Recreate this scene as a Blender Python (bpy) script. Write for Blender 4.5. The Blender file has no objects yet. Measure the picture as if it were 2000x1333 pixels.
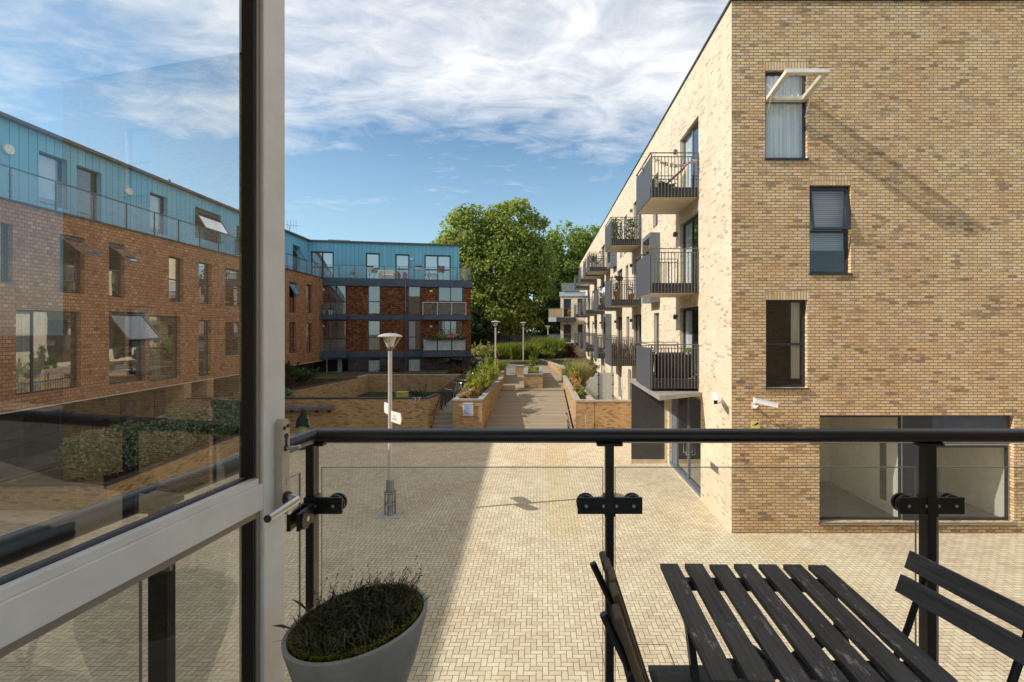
import bpy, math, random
import numpy as np
from mathutils import Vector, Matrix

random.seed(7)
rng = np.random.default_rng(7)
SC = bpy.context.scene
COL = SC.collection
PI = math.pi
R = math.radians
GZ = -5.28            # courtyard level; the eye is at the origin
VX, VY, FP = 1061.0, 640.0, 960.0

def P(px, py, y):
    """point of the photo at depth y (metres in front of the eye)"""
    return ((px - VX) / FP * y, y, (VY - py) / FP * y)

# ------------------------------------------------------------------ objects
def thing(name, label, cat, loc=(0, 0, 0), rotz=0.0, group=None):
    o = bpy.data.objects.new(name, None)
    COL.objects.link(o)
    o.empty_display_size = 0.2
    o.location = loc
    o.rotation_euler = (0, 0, rotz)
    return tag(o, label, cat, group)

def tag(o, label, cat, group=None, kind=None):
    if label: o['label'] = label
    if cat: o['category'] = cat
    if group: o['group'] = group
    if kind: o['kind'] = kind
    return o

def struct(o):
    o['kind'] = 'structure'
    return o

def kids(o):
    return [c for c in bpy.data.objects if c.parent == o]

def dup(root, loc, rotz=None, label=None, group=None, scale=None):
    def cp(o, par):
        c = o.copy()
        COL.objects.link(c)
        c.parent = par
        for ch in kids(o):
            cp(ch, c)
        return c
    r = cp(root, root.parent)
    r.location = loc
    if rotz is not None: r.rotation_euler[2] = rotz
    if label: r['label'] = label
    if group: r['group'] = group
    if scale: r.scale = scale
    return r

def root_loc(o):
    while o.parent is not None:
        o = o.parent
    return np.array(o.location)

class F:
    """a facade: u runs along it, w goes into it, z up"""
    def __init__(s, ox, oy, rot):
        s.o = (ox, oy); s.rot = rot
        s.d = (math.cos(rot), math.sin(rot)); s.i = (-math.sin(rot), math.cos(rot))
    def __call__(s, u, w, z):
        return (s.o[0] + u * s.d[0] + w * s.i[0], s.o[1] + u * s.d[1] + w * s.i[1], z)
    def u(s, px, w=0.0):
        t = (px - VX) / FP
        ox = s.o[0] + w * s.i[0]; oy = s.o[1] + w * s.i[1]
        return (t * oy - ox) / (s.d[0] - t * s.d[1])
    def uz(s, px, py, w=0.0):
        u = s.u(px, w)
        y = s.o[1] + w * s.i[1] + u * s.d[1]
        return u, (VY - py) / FP * y

class MB:
    def __init__(s, T=None, world=False):
        s.v = []; s.f = []; s.T = T; s.world = world or T is not None; s.uv = {}
    def add(s, pts, faces, uvs=None):
        b = len(s.v)
        if s.T: pts = [s.T(*p) for p in pts]
        s.v.extend([tuple(p) for p in pts])
        for k, f in enumerate(faces):
            if uvs is not None: s.uv[len(s.f)] = uvs[k]
            s.f.append(tuple(i + b for i in f))
        return s
    def quad(s, a, b, c, d):
        return s.add([a, b, c, d], [(0, 1, 2, 3)])
    def poly(s, pts):
        return s.add(pts, [tuple(range(len(pts)))])
    def box(s, x0, x1, y0, y1, z0, z1, grain=None):
        x0, x1 = min(x0, x1), max(x0, x1); y0, y1 = min(y0, y1), max(y0, y1); z0, z1 = min(z0, z1), max(z0, z1)
        p = [(x0, y0, z0), (x1, y0, z0), (x1, y1, z0), (x0, y1, z0), (x0, y0, z1), (x1, y0, z1), (x1, y1, z1), (x0, y1, z1)]
        f = [(0, 3, 2, 1), (4, 5, 6, 7), (0, 1, 5, 4), (1, 2, 6, 5), (2, 3, 7, 6), (3, 0, 4, 7)]
        uvs = None
        if grain is not None:
            ro, rv = random.uniform(0, 50), random.uniform(0, 50)
            o = [k for k in range(3) if k != grain]
            uvs = [[(p[i][grain] + ro, p[i][o[0]] + p[i][o[1]] + rv) for i in ff] for ff in f]
        return s.add(p, f, uvs)
    def obox(s, c, ax, ay, az, grain=None):
        """box from centre and three half-axis vectors"""
        c, ax, ay, az = map(np.array, (c, ax, ay, az))
        sg = [(-1, -1, -1), (1, -1, -1), (1, 1, -1), (-1, 1, -1), (-1, -1, 1), (1, -1, 1), (1, 1, 1), (-1, 1, 1)]
        p = [tuple(c + a * ax + b * ay + d * az) for a, b, d in sg]
        f = [(0, 3, 2, 1), (4, 5, 6, 7), (0, 1, 5, 4), (1, 2, 6, 5), (2, 3, 7, 6), (3, 0, 4, 7)]
        uvs = None
        if grain is not None:
            L = [np.linalg.norm(a) for a in (ax, ay, az)]
            ro, rv = random.uniform(0, 50), random.uniform(0, 50)
            o = [k for k in range(3) if k != grain]
            uvs = [[(sg[i][grain] * L[grain] + ro, sg[i][o[0]] * L[o[0]] + sg[i][o[1]] * L[o[1]] + rv) for i in ff] for ff in f]
        return s.add(p, f, uvs)
    def tube(s, p0, p1, r, n=8, r1=None):
        return s.path([p0, p1], r, n, r1=r1)
    def path(s, pts, r, n=8, closed=False, r1=None):
        pts = [np.array(p, float) for p in pts]
        m = len(pts); rings = []
        for k in range(m):
            if closed: t = pts[(k + 1) % m] - pts[k - 1]
            elif k == 0: t = pts[1] - pts[0]
            elif k == m - 1: t = pts[-1] - pts[-2]
            else:
                a = pts[k] - pts[k - 1]; b = pts[k + 1] - pts[k]
                t = a / np.linalg.norm(a) + b / np.linalg.norm(b)
            t = t / np.linalg.norm(t)
            up = np.array((0, 0, 1.0)) if abs(t[2]) < 0.9 else np.array((0, 1.0, 0))
            x = np.cross(t, up); x /= np.linalg.norm(x); y = np.cross(x, t)
            sc = 1.0
            if not closed and 0 < k < m - 1:
                a = (pts[k] - pts[k - 1]); a /= np.linalg.norm(a)
                sc = 1.0 / max(0.4, abs(a @ t))
                hd = a - t * (a @ t)
            rr = r if r1 is None else r + (r1 - r) * k / (m - 1)
            ring = []
            for q in range(n):
                an = 2 * PI * (q + .5) / n
                off = x * math.cos(an) * rr + y * math.sin(an) * rr
                if sc != 1.0 and np.linalg.norm(hd) > 1e-6:
                    hh = hd / np.linalg.norm(hd)
                    off = off + hh * (off @ hh) * (sc - 1)
                ring.append(tuple(pts[k] + off))
            rings.append(ring)
        vs = [p for rg in rings for p in rg]; fs = []
        for k in range(m if closed else m - 1):
            for q in range(n):
                a = k * n + q; b = k * n + (q + 1) % n
                c = ((k + 1) % m) * n + (q + 1) % n; d = ((k + 1) % m) * n + q
                fs.append((a, b, c, d))
        if not closed:
            fs.append(tuple(range(n))[::-1]); fs.append(tuple((m - 1) * n + q for q in range(n)))
        return s.add(vs, fs)
    def lathe(s, prof, n=20, c=(0, 0, 0), top=True, bot=True, shear=(0, 0)):
        vs = []; fs = []
        for (r, z) in prof:
            for q in range(n):
                a = 2 * PI * q / n
                x, y = r * math.cos(a), r * math.sin(a)
                vs.append((c[0] + x, c[1] + y, c[2] + z + shear[0] * x + shear[1] * y))
        for k in range(len(prof) - 1):
            for q in range(n):
                a = k * n + q; b = k * n + (q + 1) % n
                fs.append((a, b, b + n, a + n))
        if bot: fs.append(tuple(range(n))[::-1])
        if top: fs.append(tuple((len(prof) - 1) * n + q for q in range(n)))
        return s.add(vs, fs)
    def ring(s, c, Rr, r, axis=2, n=24, m=6):
        pts = []
        for k in range(n):
            a = 2 * PI * k / n
            o = [0, 0, 0]; o[(axis + 1) % 3] = Rr * math.cos(a); o[(axis + 2) % 3] = Rr * math.sin(a)
            pts.append((c[0] + o[0], c[1] + o[1], c[2] + o[2]))
        return s.path(pts, r, m, closed=True)
    def build(s, name, mat, parent=None, smooth=False, bevel=0.0, loc=None):
        V = np.array(s.v, float).reshape(-1, 3)
        me = bpy.data.meshes.new(name)
        off = np.zeros(3)
        if s.world and parent is not None: off = root_loc(parent)
        if loc is not None: off = off + np.array(loc)
        me.from_pydata((V - off).tolist(), [], s.f)
        me.update()
        # box-mapped uv in metres
        uvl = me.uv_layers.new(name='UVMap')
        nl = len(me.loops)
        vi = np.empty(nl, int); me.loops.foreach_get('vertex_index', vi)
        nf = len(me.polygons)
        nrm = np.empty(nf * 3); me.polygons.foreach_get('normal', nrm); nrm = nrm.reshape(-1, 3)
        ls = np.empty(nf, int); lt = np.empty(nf, int)
        me.polygons.foreach_get('loop_start', ls); me.polygons.foreach_get('loop_total', lt)
        fi = np.repeat(np.arange(nf), lt)
        N = nrm[fi]; Q = V[vi]
        hz = np.abs(N[:, 2]) > 0.75
        h = np.hypot(N[:, 0], N[:, 1]); h[h < 1e-6] = 1
        tx, ty = -N[:, 1] / h, N[:, 0] / h
        U = np.where(hz, Q[:, 0], Q[:, 0] * tx + Q[:, 1] * ty)
        W = np.where(hz, Q[:, 1], Q[:, 2])
        uv = np.stack([U, W], 1)
        for k, lst in s.uv.items():
            for j, q in enumerate(lst): uv[ls[k] + j] = q
        uvl.data.foreach_set('uv', uv.astype(np.float32).ravel())
        if smooth:
            me.polygons.foreach_set('use_smooth', [True] * nf)
        if mat: me.materials.append(mat)
        o = bpy.data.objects.new(name, me)
        COL.objects.link(o)
        if parent is not None: o.parent = parent
        if loc is not None: o.location = loc
        if smooth: me.set_sharp_from_angle(angle=R(40))
        if bevel > 0:
            m = o.modifiers.new('bevel', 'BEVEL'); m.width = bevel; m.segments = 2; m.limit_method = 'ANGLE'; m.angle_limit = R(40)
        return o

# ------------------------------------------------------------------ materials
def mat(name):
    m = bpy.data.materials.new(name); m.use_nodes = True
    nt = m.node_tree; nt.nodes.clear()
    out = nt.nodes.new('ShaderNodeOutputMaterial')
    return m, nt, out
def N(nt, typ, **kw):
    n = nt.nodes.new(typ)
    for k, v in kw.items():
        if k in n.inputs.keys(): n.inputs[k].default_value = v
        else: setattr(n, k, v)
    return n
def math_(nt, op, a, b=None, c=None, clamp=False):
    n = nt.nodes.new('ShaderNodeMath'); n.operation = op; n.use_clamp = clamp
    for k, x in enumerate((a, b, c)):
        if x is None: continue
        if isinstance(x, (int, float)): n.inputs[k].default_value = x
        else: nt.links.new(x, n.inputs[k])
    return n.outputs[0]
def ramp(nt, fac, stops, interp='LINEAR'):
    n = nt.nodes.new('ShaderNodeValToRGB'); n.color_ramp.interpolation = interp
    el = n.color_ramp.elements
    while len(el) < len(stops): el.new(0.5)
    for e, (p, c) in zip(el, stops):
        e.position = p; e.color = (*c, 1) if len(c) == 3 else c
    if fac is not None: nt.links.new(fac, n.inputs[0])
    return n.outputs[0]
def mixc(nt, fac, a, b, typ='MIX'):
    n = nt.nodes.new('ShaderNodeMix'); n.data_type = 'RGBA'; n.blend_type = typ
    for sock, x in ((n.inputs[0], fac), (n.inputs[6], a), (n.inputs[7], b)):
        if isinstance(x, (int, float)): sock.default_value = x
        elif isinstance(x, tuple): sock.default_value = (*x, 1) if len(x) == 3 else x
        else: nt.links.new(x, sock)
    return n.outputs[2]
def noise(nt, vec, scale, detail=4, rough=0.55, dist=0.0):
    n = nt.nodes.new('ShaderNodeTexNoise')
    n.inputs['Scale'].default_value = scale; n.inputs['Detail'].default_value = detail
    n.inputs['Roughness'].default_value = rough; n.inputs['Distortion'].default_value = dist
    if vec is not None: nt.links.new(vec, n.inputs['Vector'])
    return n.outputs['Fac']
def uvnode(nt, scale=None, loc=None):
    t = nt.nodes.new('ShaderNodeTexCoord')
    if scale is None and loc is None: return t.outputs['UV']
    m = nt.nodes.new('ShaderNodeMapping')
    if scale: m.inputs['Scale'].default_value = scale
    if loc: m.inputs['Location'].default_value = loc
    nt.links.new(t.outputs['UV'], m.inputs['Vector'])
    return m.outputs[0]
def pos(nt):
    return nt.nodes.new('ShaderNodeNewGeometry').outputs['Position']
def princ(nt, out, col, rough=0.7, metal=0.0, bump=None, bs=0.4, bd=0.01, spec=0.5):
    b = nt.nodes.new('ShaderNodeBsdfPrincipled')
    for sock, x in ((b.inputs['Base Color'], col), (b.inputs['Roughness'], rough), (b.inputs['Metallic'], metal)):
        if isinstance(x, (int, float)): sock.default_value = x
        elif isinstance(x, tuple): sock.default_value = (*x, 1)
        else: nt.links.new(x, sock)
    b.inputs['Specular IOR Level'].default_value = spec
    if bump is not None:
        bn = nt.nodes.new('ShaderNodeBump'); bn.inputs['Strength'].default_value = bs; bn.inputs['Distance'].default_value = bd
        nt.links.new(bump, bn.inputs['Height']); nt.links.new(bn.outputs[0], b.inputs['Normal'])
    nt.links.new(b.outputs[0], out.inputs[0])
    return b

def M_plain(name, col, rough=0.6, metal=0.0, var=0.12, scale=6.0, spec=0.5, bump=0.15):
    m, nt, out = mat(name)
    p = pos(nt)
    n1 = noise(nt, p, scale, 5); n2 = noise(nt, p, scale * 0.23, 3)
    f = math_(nt, 'ADD', math_(nt, 'MULTIPLY', n1, .6), math_(nt, 'MULTIPLY', n2, .4))
    dk = tuple(c * (1 - 2.2 * var) for c in col); lt = tuple(min(1, c * (1 + 1.6 * var)) for c in col)
    c = ramp(nt, f, [(.3, dk), (.7, lt)])
    rr = math_(nt, 'ADD', math_(nt, 'MULTIPLY', n1, .2), rough - .1)
    princ(nt, out, c, rr, metal, n1, bump, .003, spec)
    return m

def M_brick(name, stops, mortar, bw=.225, bh=.075, mort=.010, smear=.6, bs=.7, bd=.012, dirt=(.10, .075, .05), offset=.5, rough=.85, smsc=(5, 12)):
    m, nt, out = mat(name)
    uv = uvnode(nt)
    # slightly wobbly courses so that edges are not ruler straight
    wob = nt.nodes.new('ShaderNodeVectorMath'); wob.operation = 'MULTIPLY_ADD'
    nz = nt.nodes.new('ShaderNodeTexNoise'); nz.inputs['Scale'].default_value = 9; nt.links.new(uv, nz.inputs['Vector'])
    nt.links.new(nz.outputs['Color'], wob.inputs[0]); wob.inputs[1].default_value = (.012, .008, 0); nt.links.new(uv, wob.inputs[2])
    b = nt.nodes.new('ShaderNodeTexBrick'); nt.links.new(wob.outputs[0], b.inputs['Vector'])
    b.offset = offset
    for k, v in (('Color1', (0, 0, 0, 1)), ('Color2', (1, 1, 1, 1)), ('Mortar', (.5, .5, .5, 1)), ('Scale', 1.0), ('Mortar Size', mort), ('Mortar Smooth', .25), ('Bias', 0.0), ('Brick Width', bw), ('Row Height', bh)):
        b.inputs[k].default_value = v
    r = b.outputs['Color']
    c = ramp(nt, r, stops)
    # burnt bricks: picked brick by brick, in loose drifts over the wall, never quite filling the face
    n1 = noise(nt, uvnode(nt, (*smsc, 1)), 1.0, 3, .6); n2 = noise(nt, uv, .8, 3)
    n3 = noise(nt, uvnode(nt, (22, 22, 1)), 1.0, 4); n4 = noise(nt, uvnode(nt, (1.1, 2.6, 1)), 1.0, 3, .6)
    wn = nt.nodes.new('ShaderNodeTexWhiteNoise'); wn.noise_dimensions = '1D'; nt.links.new(math_(nt, 'MULTIPLY', r, 917.3), wn.inputs['W'])
    pick = math_(nt, 'ADD', math_(nt, 'MULTIPLY', wn.outputs['Value'], .55), math_(nt, 'ADD', math_(nt, 'MULTIPLY', n4, .75), math_(nt, 'MULTIPLY', n1, .45)))
    sm = ramp(nt, pick, [(.98, (0, 0, 0)), (1.12, (1, 1, 1))]) if False else math_(nt, 'MULTIPLY', math_(nt, 'SUBTRACT', pick, 1.02), 6.0, None, True)
    c = mixc(nt, math_(nt, 'MULTIPLY', sm, smear), c, dirt)
    streak = noise(nt, uvnode(nt, (2.2, .25, 1)), 1.0, 5, .65)
    c = mixc(nt, .25, c, ramp(nt, streak, [(.3, (.34, .33, .32)), (.7, (.66, .66, .66))]), 'OVERLAY')
    c = mixc(nt, .35, c, ramp(nt, n3, [(.25, (.35, .35, .35)), (.75, (.8, .8, .8))]), 'OVERLAY')
    c = mixc(nt, .30, c, ramp(nt, n2, [(.3, (.3, .28, .26)), (.7, (.68, .68, .68))]), 'OVERLAY')
    c = mixc(nt, b.outputs['Fac'], c, mortar)
    h = math_(nt, 'ADD', math_(nt, 'MULTIPLY', b.outputs['Fac'], -1.0), math_(nt, 'MULTIPLY', math_(nt, 'ADD', n3, r), .35))
    princ(nt, out, c, rough, 0, h, bs, bd, .25)
    return m

def M_glass(name, mul=2.0, tint=(.93, .97, .95), ior=1.5, rough=0.0, dirt=0.03):
    m, nt, out = mat(name)
    fr = nt.nodes.new('ShaderNodeFresnel'); fr.inputs[0].default_value = ior
    gb = nt.nodes.new('ShaderNodeNewGeometry')     # a thin pane reflects alike from both faces
    nt.links.new(math_(nt, 'MULTIPLY_ADD', gb.outputs['Backfacing'], 1 / ior - ior, ior), fr.inputs[0])
    tr = nt.nodes.new('ShaderNodeBsdfTransparent'); tr.inputs[0].default_value = (*tint, 1)
    gl = nt.nodes.new('ShaderNodeBsdfGlossy'); gl.inputs['Roughness'].default_value = rough
    f = math_(nt, 'MULTIPLY', fr.outputs[0], mul, clamp=True)
    mx = nt.nodes.new('ShaderNodeMixShader')
    nt.links.new(f, mx.inputs[0]); nt.links.new(tr.outputs[0], mx.inputs[1]); nt.links.new(gl.outputs[0], mx.inputs[2])
    last = mx.outputs[0]
    if dirt > 0:
        df = nt.nodes.new('ShaderNodeBsdfDiffuse'); df.inputs[0].default_value = (.6, .6, .58, 1)
        m2 = nt.nodes.new('ShaderNodeMixShader')
        n = noise(nt, pos(nt), 3.0, 6)
        nt.links.new(math_(nt, 'MULTIPLY', n, dirt), m2.inputs[0]); nt.links.new(last, m2.inputs[1]); nt.links.new(df.outputs[0], m2.inputs[2])
        last = m2.outputs[0]
    nt.links.new(last, out.inputs[0])
    return m

def M_leaf(name, cols, trans=.35, rough=.55):
    m, nt, out = mat(name)
    g = nt.nodes.new('ShaderNodeNewGeometry')
    big = noise(nt, g.outputs['Position'], .45, 2)
    f = math_(nt, 'ADD', math_(nt, 'MULTIPLY', g.outputs['Random Per Island'], .65), math_(nt, 'MULTIPLY', big, .35))
    k = len(cols)
    c = ramp(nt, f, [(.12 + .76 * i / (k - 1), cc) for i, cc in enumerate(cols)])
    b = nt.nodes.new('ShaderNodeBsdfPrincipled'); nt.links.new(c, b.inputs['Base Color']); b.inputs['Roughness'].default_value = rough
    b.inputs['Specular IOR Level'].default_value = .3
    t = nt.nodes.new('ShaderNodeBsdfTranslucent')
    nt.links.new(mixc(nt, 1.0, c, (1.5, 1.6, .7), 'MULTIPLY'), t.inputs[0])
    mx = nt.nodes.new('ShaderNodeMixShader'); mx.inputs[0].default_value = trans
    nt.links.new(b.outputs[0], mx.inputs[1]); nt.links.new(t.outputs[0], mx.inputs[2]); nt.links.new(mx.outputs[0], out.inputs[0])
    return m

def M_wood(name, dark, light, worn=None, wornamt=0.0, rough=.7, scale=1.0, bs=.4):
    """grain runs along u"""
    m, nt, out = mat(name)
    g = noise(nt, uvnode(nt, (3 * scale, 90 * scale, 1)), 1.0, 6, .65, .4)
    g2 = noise(nt, uvnode(nt, (2 * scale, 14 * scale, 1)), 1.0, 4, .6, 1.2)
    f = math_(nt, 'ADD', math_(nt, 'MULTIPLY', g, .6), math_(nt, 'MULTIPLY', g2, .4))
    c = ramp(nt, f, [(.32, dark), (.68, light)])
    if worn:
        w1 = noise(nt, uvnode(nt, (7, 20, 1)), 1.0, 6, .72)
        w2 = noise(nt, uvnode(nt, (40, 160, 1)), 1.0, 3, .7)
        w = ramp(nt, math_(nt, 'ADD', math_(nt, 'MULTIPLY', w1, .75), math_(nt, 'MULTIPLY', w2, .25)), [(.57, (0, 0, 0)), (.63, (1, 1, 1))])
        c = mixc(nt, math_(nt, 'MULTIPLY', w, wornamt), c, worn)
    princ(nt, out, c, rough, 0, g, bs, .003, .4)
    return m

def M_paving():
    m, nt, out = mat('herringbone_paving')
    t = nt.nodes.new('ShaderNodeTexCoord')
    wob = nt.nodes.new('ShaderNodeVectorMath'); wob.operation = 'MULTIPLY_ADD'
    nz = nt.nodes.new('ShaderNodeTexNoise'); nz.inputs['Scale'].default_value = 3.0; nt.links.new(t.outputs['UV'], nz.inputs['Vector'])
    nt.links.new(nz.outputs['Color'], wob.inputs[0]); wob.inputs[1].default_value = (.02, .02, 0); nt.links.new(t.outputs['UV'], wob.inputs[2])
    sp = nt.nodes.new('ShaderNodeSeparateXYZ'); nt.links.new(wob.outputs[0], sp.inputs[0])
    W = .097
    u = math_(nt, 'DIVIDE', sp.outputs[0], W); v = math_(nt, 'DIVIDE', sp.outputs[1], W)
    i = math_(nt, 'FLOOR', u); j = math_(nt, 'FLOOR', v)
    fu = math_(nt, 'SUBTRACT', u, i); fv = math_(nt, 'SUBTRACT', v, j)
    k = math_(nt, 'FLOORED_MODULO', math_(nt, 'SUBTRACT', i, j), 4.0)
    def eq(a, n): return math_(nt, 'COMPARE', a, float(n), .1)
    k0, k1, k2, k3 = (eq(k, n) for n in range(4))
    dl = math_(nt, 'ADD', fu, k1); dr = math_(nt, 'ADD', math_(nt, 'SUBTRACT', 1.0, fu), k0)
    db = math_(nt, 'ADD', fv, k2); dt = math_(nt, 'ADD', math_(nt, 'SUBTRACT', 1.0, fv), k3)
    d = math_(nt, 'MINIMUM', math_(nt, 'MINIMUM', dl, dr), math_(nt, 'MINIMUM', db, dt))
    joint = nt.nodes.new('ShaderNodeMapRange'); joint.inputs[1].default_value = .015; joint.inputs[2].default_value = .075
    nt.links.new(d, joint.inputs[0]); jm = joint.outputs[0]
    cb = nt.nodes.new('ShaderNodeCombineXYZ')
    nt.links.new(math_(nt, 'SUBTRACT', i, k1), cb.inputs[0]); nt.links.new(math_(nt, 'SUBTRACT', j, k2), cb.inputs[1])
    wn = nt.nodes.new('ShaderNodeTexWhiteNoise'); nt.links.new(cb.outputs[0], wn.inputs['Vector'])
    rnd = wn.outputs['Value']
    c = ramp(nt, rnd, [(0, (.59, .48, .325)), (.5, (.66, .545, .38)), (1, (.72, .605, .435))])
    # worn and stained areas
    big = noise(nt, t.outputs['UV'], .28, 5, .6, .6); mid = noise(nt, t.outputs['UV'], 1.6, 5, .65); fine = noise(nt, t.outputs['UV'], 45, 3)
    c = mixc(nt, .5, c, ramp(nt, big, [(.3, (.36, .36, .37)), (.7, (.64, .63, .60))]), 'OVERLAY')
    c = mixc(nt, .35, c, ramp(nt, mid, [(.3, (.33, .33, .33)), (.75, (.68, .67, .65))]), 'OVERLAY')
    c = mixc(nt, .25, c, ramp(nt, fine, [(.2, (.3, .3, .3)), (.8, (.7, .7, .7))]), 'OVERLAY')
    # one strip laid in yellower blocks, and blotches of old stain
    def inside(x, a, b, s):
        return math_(nt, 'MULTIPLY', math_(nt, 'MULTIPLY_ADD', x, s, -a * s, True), math_(nt, 'MULTIPLY_ADD', x, -s, b * s, True))
    ym = math_(nt, 'MULTIPLY', inside(sp.outputs[0], .10, 1.07, 12), inside(sp.outputs[1], 12.4, 24.0, 12))
    ym2 = math_(nt, 'MULTIPLY', inside(math_(nt, 'ADD', sp.outputs[0], math_(nt, 'MULTIPLY', sp.outputs[1], .35)), 9.1, 10.2, 6), inside(sp.outputs[1], 9.8, 12.6, 12))
    c = mixc(nt, math_(nt, 'MULTIPLY', math_(nt, 'ADD', ym, ym2, None, True), math_(nt, 'MULTIPLY_ADD', mid, .5, .02)), c, (.58, .42, .17))
    st = ramp(nt, noise(nt, t.outputs['UV'], .9, 6, .7, 1.0), [(.66, (0, 0, 0)), (.76, (1, 1, 1))])
    c = mixc(nt, math_(nt, 'MULTIPLY', st, .35), c, (.30, .20, .09))
    sp_ = ramp(nt, noise(nt, t.outputs['UV'], 5.5, 2, .5), [(.68, (0, 0, 0)), (.76, (1, 1, 1))])
    c = mixc(nt, math_(nt, 'MULTIPLY', sp_, .45), c, (.24, .19, .13))
    jc = mixc(nt, ramp(nt, mid, [(.45, (0, 0, 0)), (.7, (1, 1, 1))]), (.12, .095, .065), (.23, .185, .125))
    c = mixc(nt, jm, jc, c)
    hgt = math_(nt, 'ADD', math_(nt, 'ADD', jm, math_(nt, 'MULTIPLY', rnd, .25)), math_(nt, 'MULTIPLY', fine, .2))
    princ(nt, out, c, .88, 0, hgt, .55, .008, .25)
    return m

def M_planks(name, w, axis, dark, light, seam=(.03, .025, .02), seamw=.05, rough=.8, rand=True, bs=.5, seamlight=None):
    """boards of width w side by side along uv axis"""
    m, nt, out = mat(name)
    uv = uvnode(nt); sp = nt.nodes.new('ShaderNodeSeparateXYZ'); nt.links.new(uv, sp.inputs[0])
    x = math_(nt, 'DIVIDE', sp.outputs[axis], w); i = math_(nt, 'FLOOR', x); f = math_(nt, 'SUBTRACT', x, i)
    wn = nt.nodes.new('ShaderNodeTexWhiteNoise'); wn.noise_dimensions = '1D'; nt.links.new(i, wn.inputs['W'])
    sc = (60, 2.5, 1) if axis == 0 else (2.5, 60, 1)
    g = noise(nt, uvnode(nt, sc), 1.0, 5, .6)
    big = noise(nt, uv, .7, 4)
    fac = math_(nt, 'ADD', math_(nt, 'MULTIPLY', wn.outputs['Value'], .35 if rand else .1), math_(nt, 'ADD', math_(nt, 'MULTIPLY', g, .35), math_(nt, 'MULTIPLY', big, .3)))
    c = ramp(nt, fac, [(.25, dark), (.75, light)])
    e = math_(nt, 'MINIMUM', f, math_(nt, 'SUBTRACT', 1.0, f))
    mr = nt.nodes.new('ShaderNodeMapRange'); mr.inputs[1].default_value = seamw * .3; mr.inputs[2].default_value = seamw
    nt.links.new(e, mr.inputs[0])
    c = mixc(nt, mr.outputs[0], seam, c)
    h = math_(nt, 'ADD', mr.outputs[0], math_(nt, 'MULTIPLY', g, .2))
    princ(nt, out, c, rough, 0, h, bs, .01, .35)
    return m

def M_curtain(name, dark, light, freq=40, axis=0):
    m, nt, out = mat(name)
    sp = nt.nodes.new('ShaderNodeSeparateXYZ'); nt.links.new(uvnode(nt), sp.inputs[0])
    n = noise(nt, uvnode(nt, (6, .6, 1)), 1.0, 3)
    wv = math_(nt, 'SINE', math_(nt, 'ADD', math_(nt, 'MULTIPLY', sp.outputs[axis], freq), math_(nt, 'MULTIPLY', n, 9)))
    f = math_(nt, 'MULTIPLY_ADD', wv, .5, .5)
    princ(nt, out, ramp(nt, f, [(.1, dark), (.9, light)]), .9, 0, f, .6, .02, .1)
    return m
SKY_STR = 0.15
SKY_TINT = (.95, 1.10, 1.08)
CLOUD_TOP = 0.55  # dims the clouds overhead, out of view, to weaken the fill light
SUN_E = 5.0
CLOUD_LOC = (0.3, 0.2, 0)
# ------------------------------------------------------------------ palette
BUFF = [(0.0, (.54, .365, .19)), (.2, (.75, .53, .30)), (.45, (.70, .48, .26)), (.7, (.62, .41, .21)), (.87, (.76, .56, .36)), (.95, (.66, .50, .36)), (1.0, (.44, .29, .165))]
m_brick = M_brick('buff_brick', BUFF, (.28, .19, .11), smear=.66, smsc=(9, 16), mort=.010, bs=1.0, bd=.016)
m_brick_side = M_brick('buff_brick_sunny', [(0.0, (.64, .54, .39)), (.5, (.70, .58, .42)), (.95, (.64, .51, .35)), (.99, (.52, .40, .27)), (1.0, (.38, .29, .20))], (.58, .49, .36), smear=.5, bs=.3, smsc=(7, 15))  # paler copy of the buff brick, strong sun put into the colour
m_brick_low = M_brick('garden_wall_brick', [(0.0, (.40, .25, .12)), (.4, (.52, .33, .15)), (.75, (.46, .28, .13)), (.92, (.30, .18, .09)), (1.0, (.22, .14, .08))], (.33, .24, .15), smear=.45, smsc=(9, 16))
m_soldier = M_brick('soldier_course', BUFF, (.33, .25, .16), bw=.075, bh=.235, offset=0.0, smear=.5)
m_shingle = M_brick('timber_shingles', [(0.0, (.12, .043, .019)), (.35, (.19, .068, .027)), (.7, (.25, .092, .034)), (1.0, (.34, .14, .053))], (.04, .017, .010), bw=.19, bh=.165, mort=.014, smear=.3, bs=1.0, bd=.03, dirt=(.035, .016, .012), rough=.8)
m_tile_wall = M_brick('brightened_shingles', [(0.0, (.32, .15, .075)), (.3, (.47, .225, .112)), (.7, (.40, .18, .088)), (1.0, (.56, .295, .15))], (.22, .11, .06), bw=.2, bh=.13, mort=.012, smear=.5, bs=.9, bd=.03, dirt=(.07, .035, .02), rough=.8)  # paler shingle copy, lifted shadow light and reflections put into the colour
m_darkbrick = M_brick('dark_tiles', [(0.0, (.045, .036, .036)), (1.0, (.085, .066, .062))], (.03, .025, .025), bw=.6, bh=.3, mort=.01, smear=.2)
m_blue = M_planks('blue_cladding', .34, 0, (.17, .45, .59), (.22, .53, .66), (.03, .15, .24), .05, .45, True, .35)
m_slate = M_plain('slate_blue_metal', (.070, .090, .130), .5, .2)
m_frame = M_plain('anthracite_frame', (.030, .036, .048), .45, .1, .08)
m_frame_grey = M_plain('grey_frame', (.16, .18, .21), .4, .2, .08)
m_dark = M_plain('dark_metal', (.045, .045, .05), .55, .3, .1)
m_panel = M_planks('ribbed_panel', .045, 0, (.085, .088, .095), (.115, .118, .125), (.035, .035, .04), .25, .5, True, .5)
m_fascia = M_plain('dark_fascia', (.038, .034, .034), .6, .1, .1)
m_soffit = M_plain('cream_soffit', (.62, .53, .40), .8, 0, .05)
m_rail = M_plain('galvanised_rail', (.17, .165, .155), .5, .5, .1)
m_coping = M_plain('dark_coping', (.05, .045, .042), .6, .1)
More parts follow.
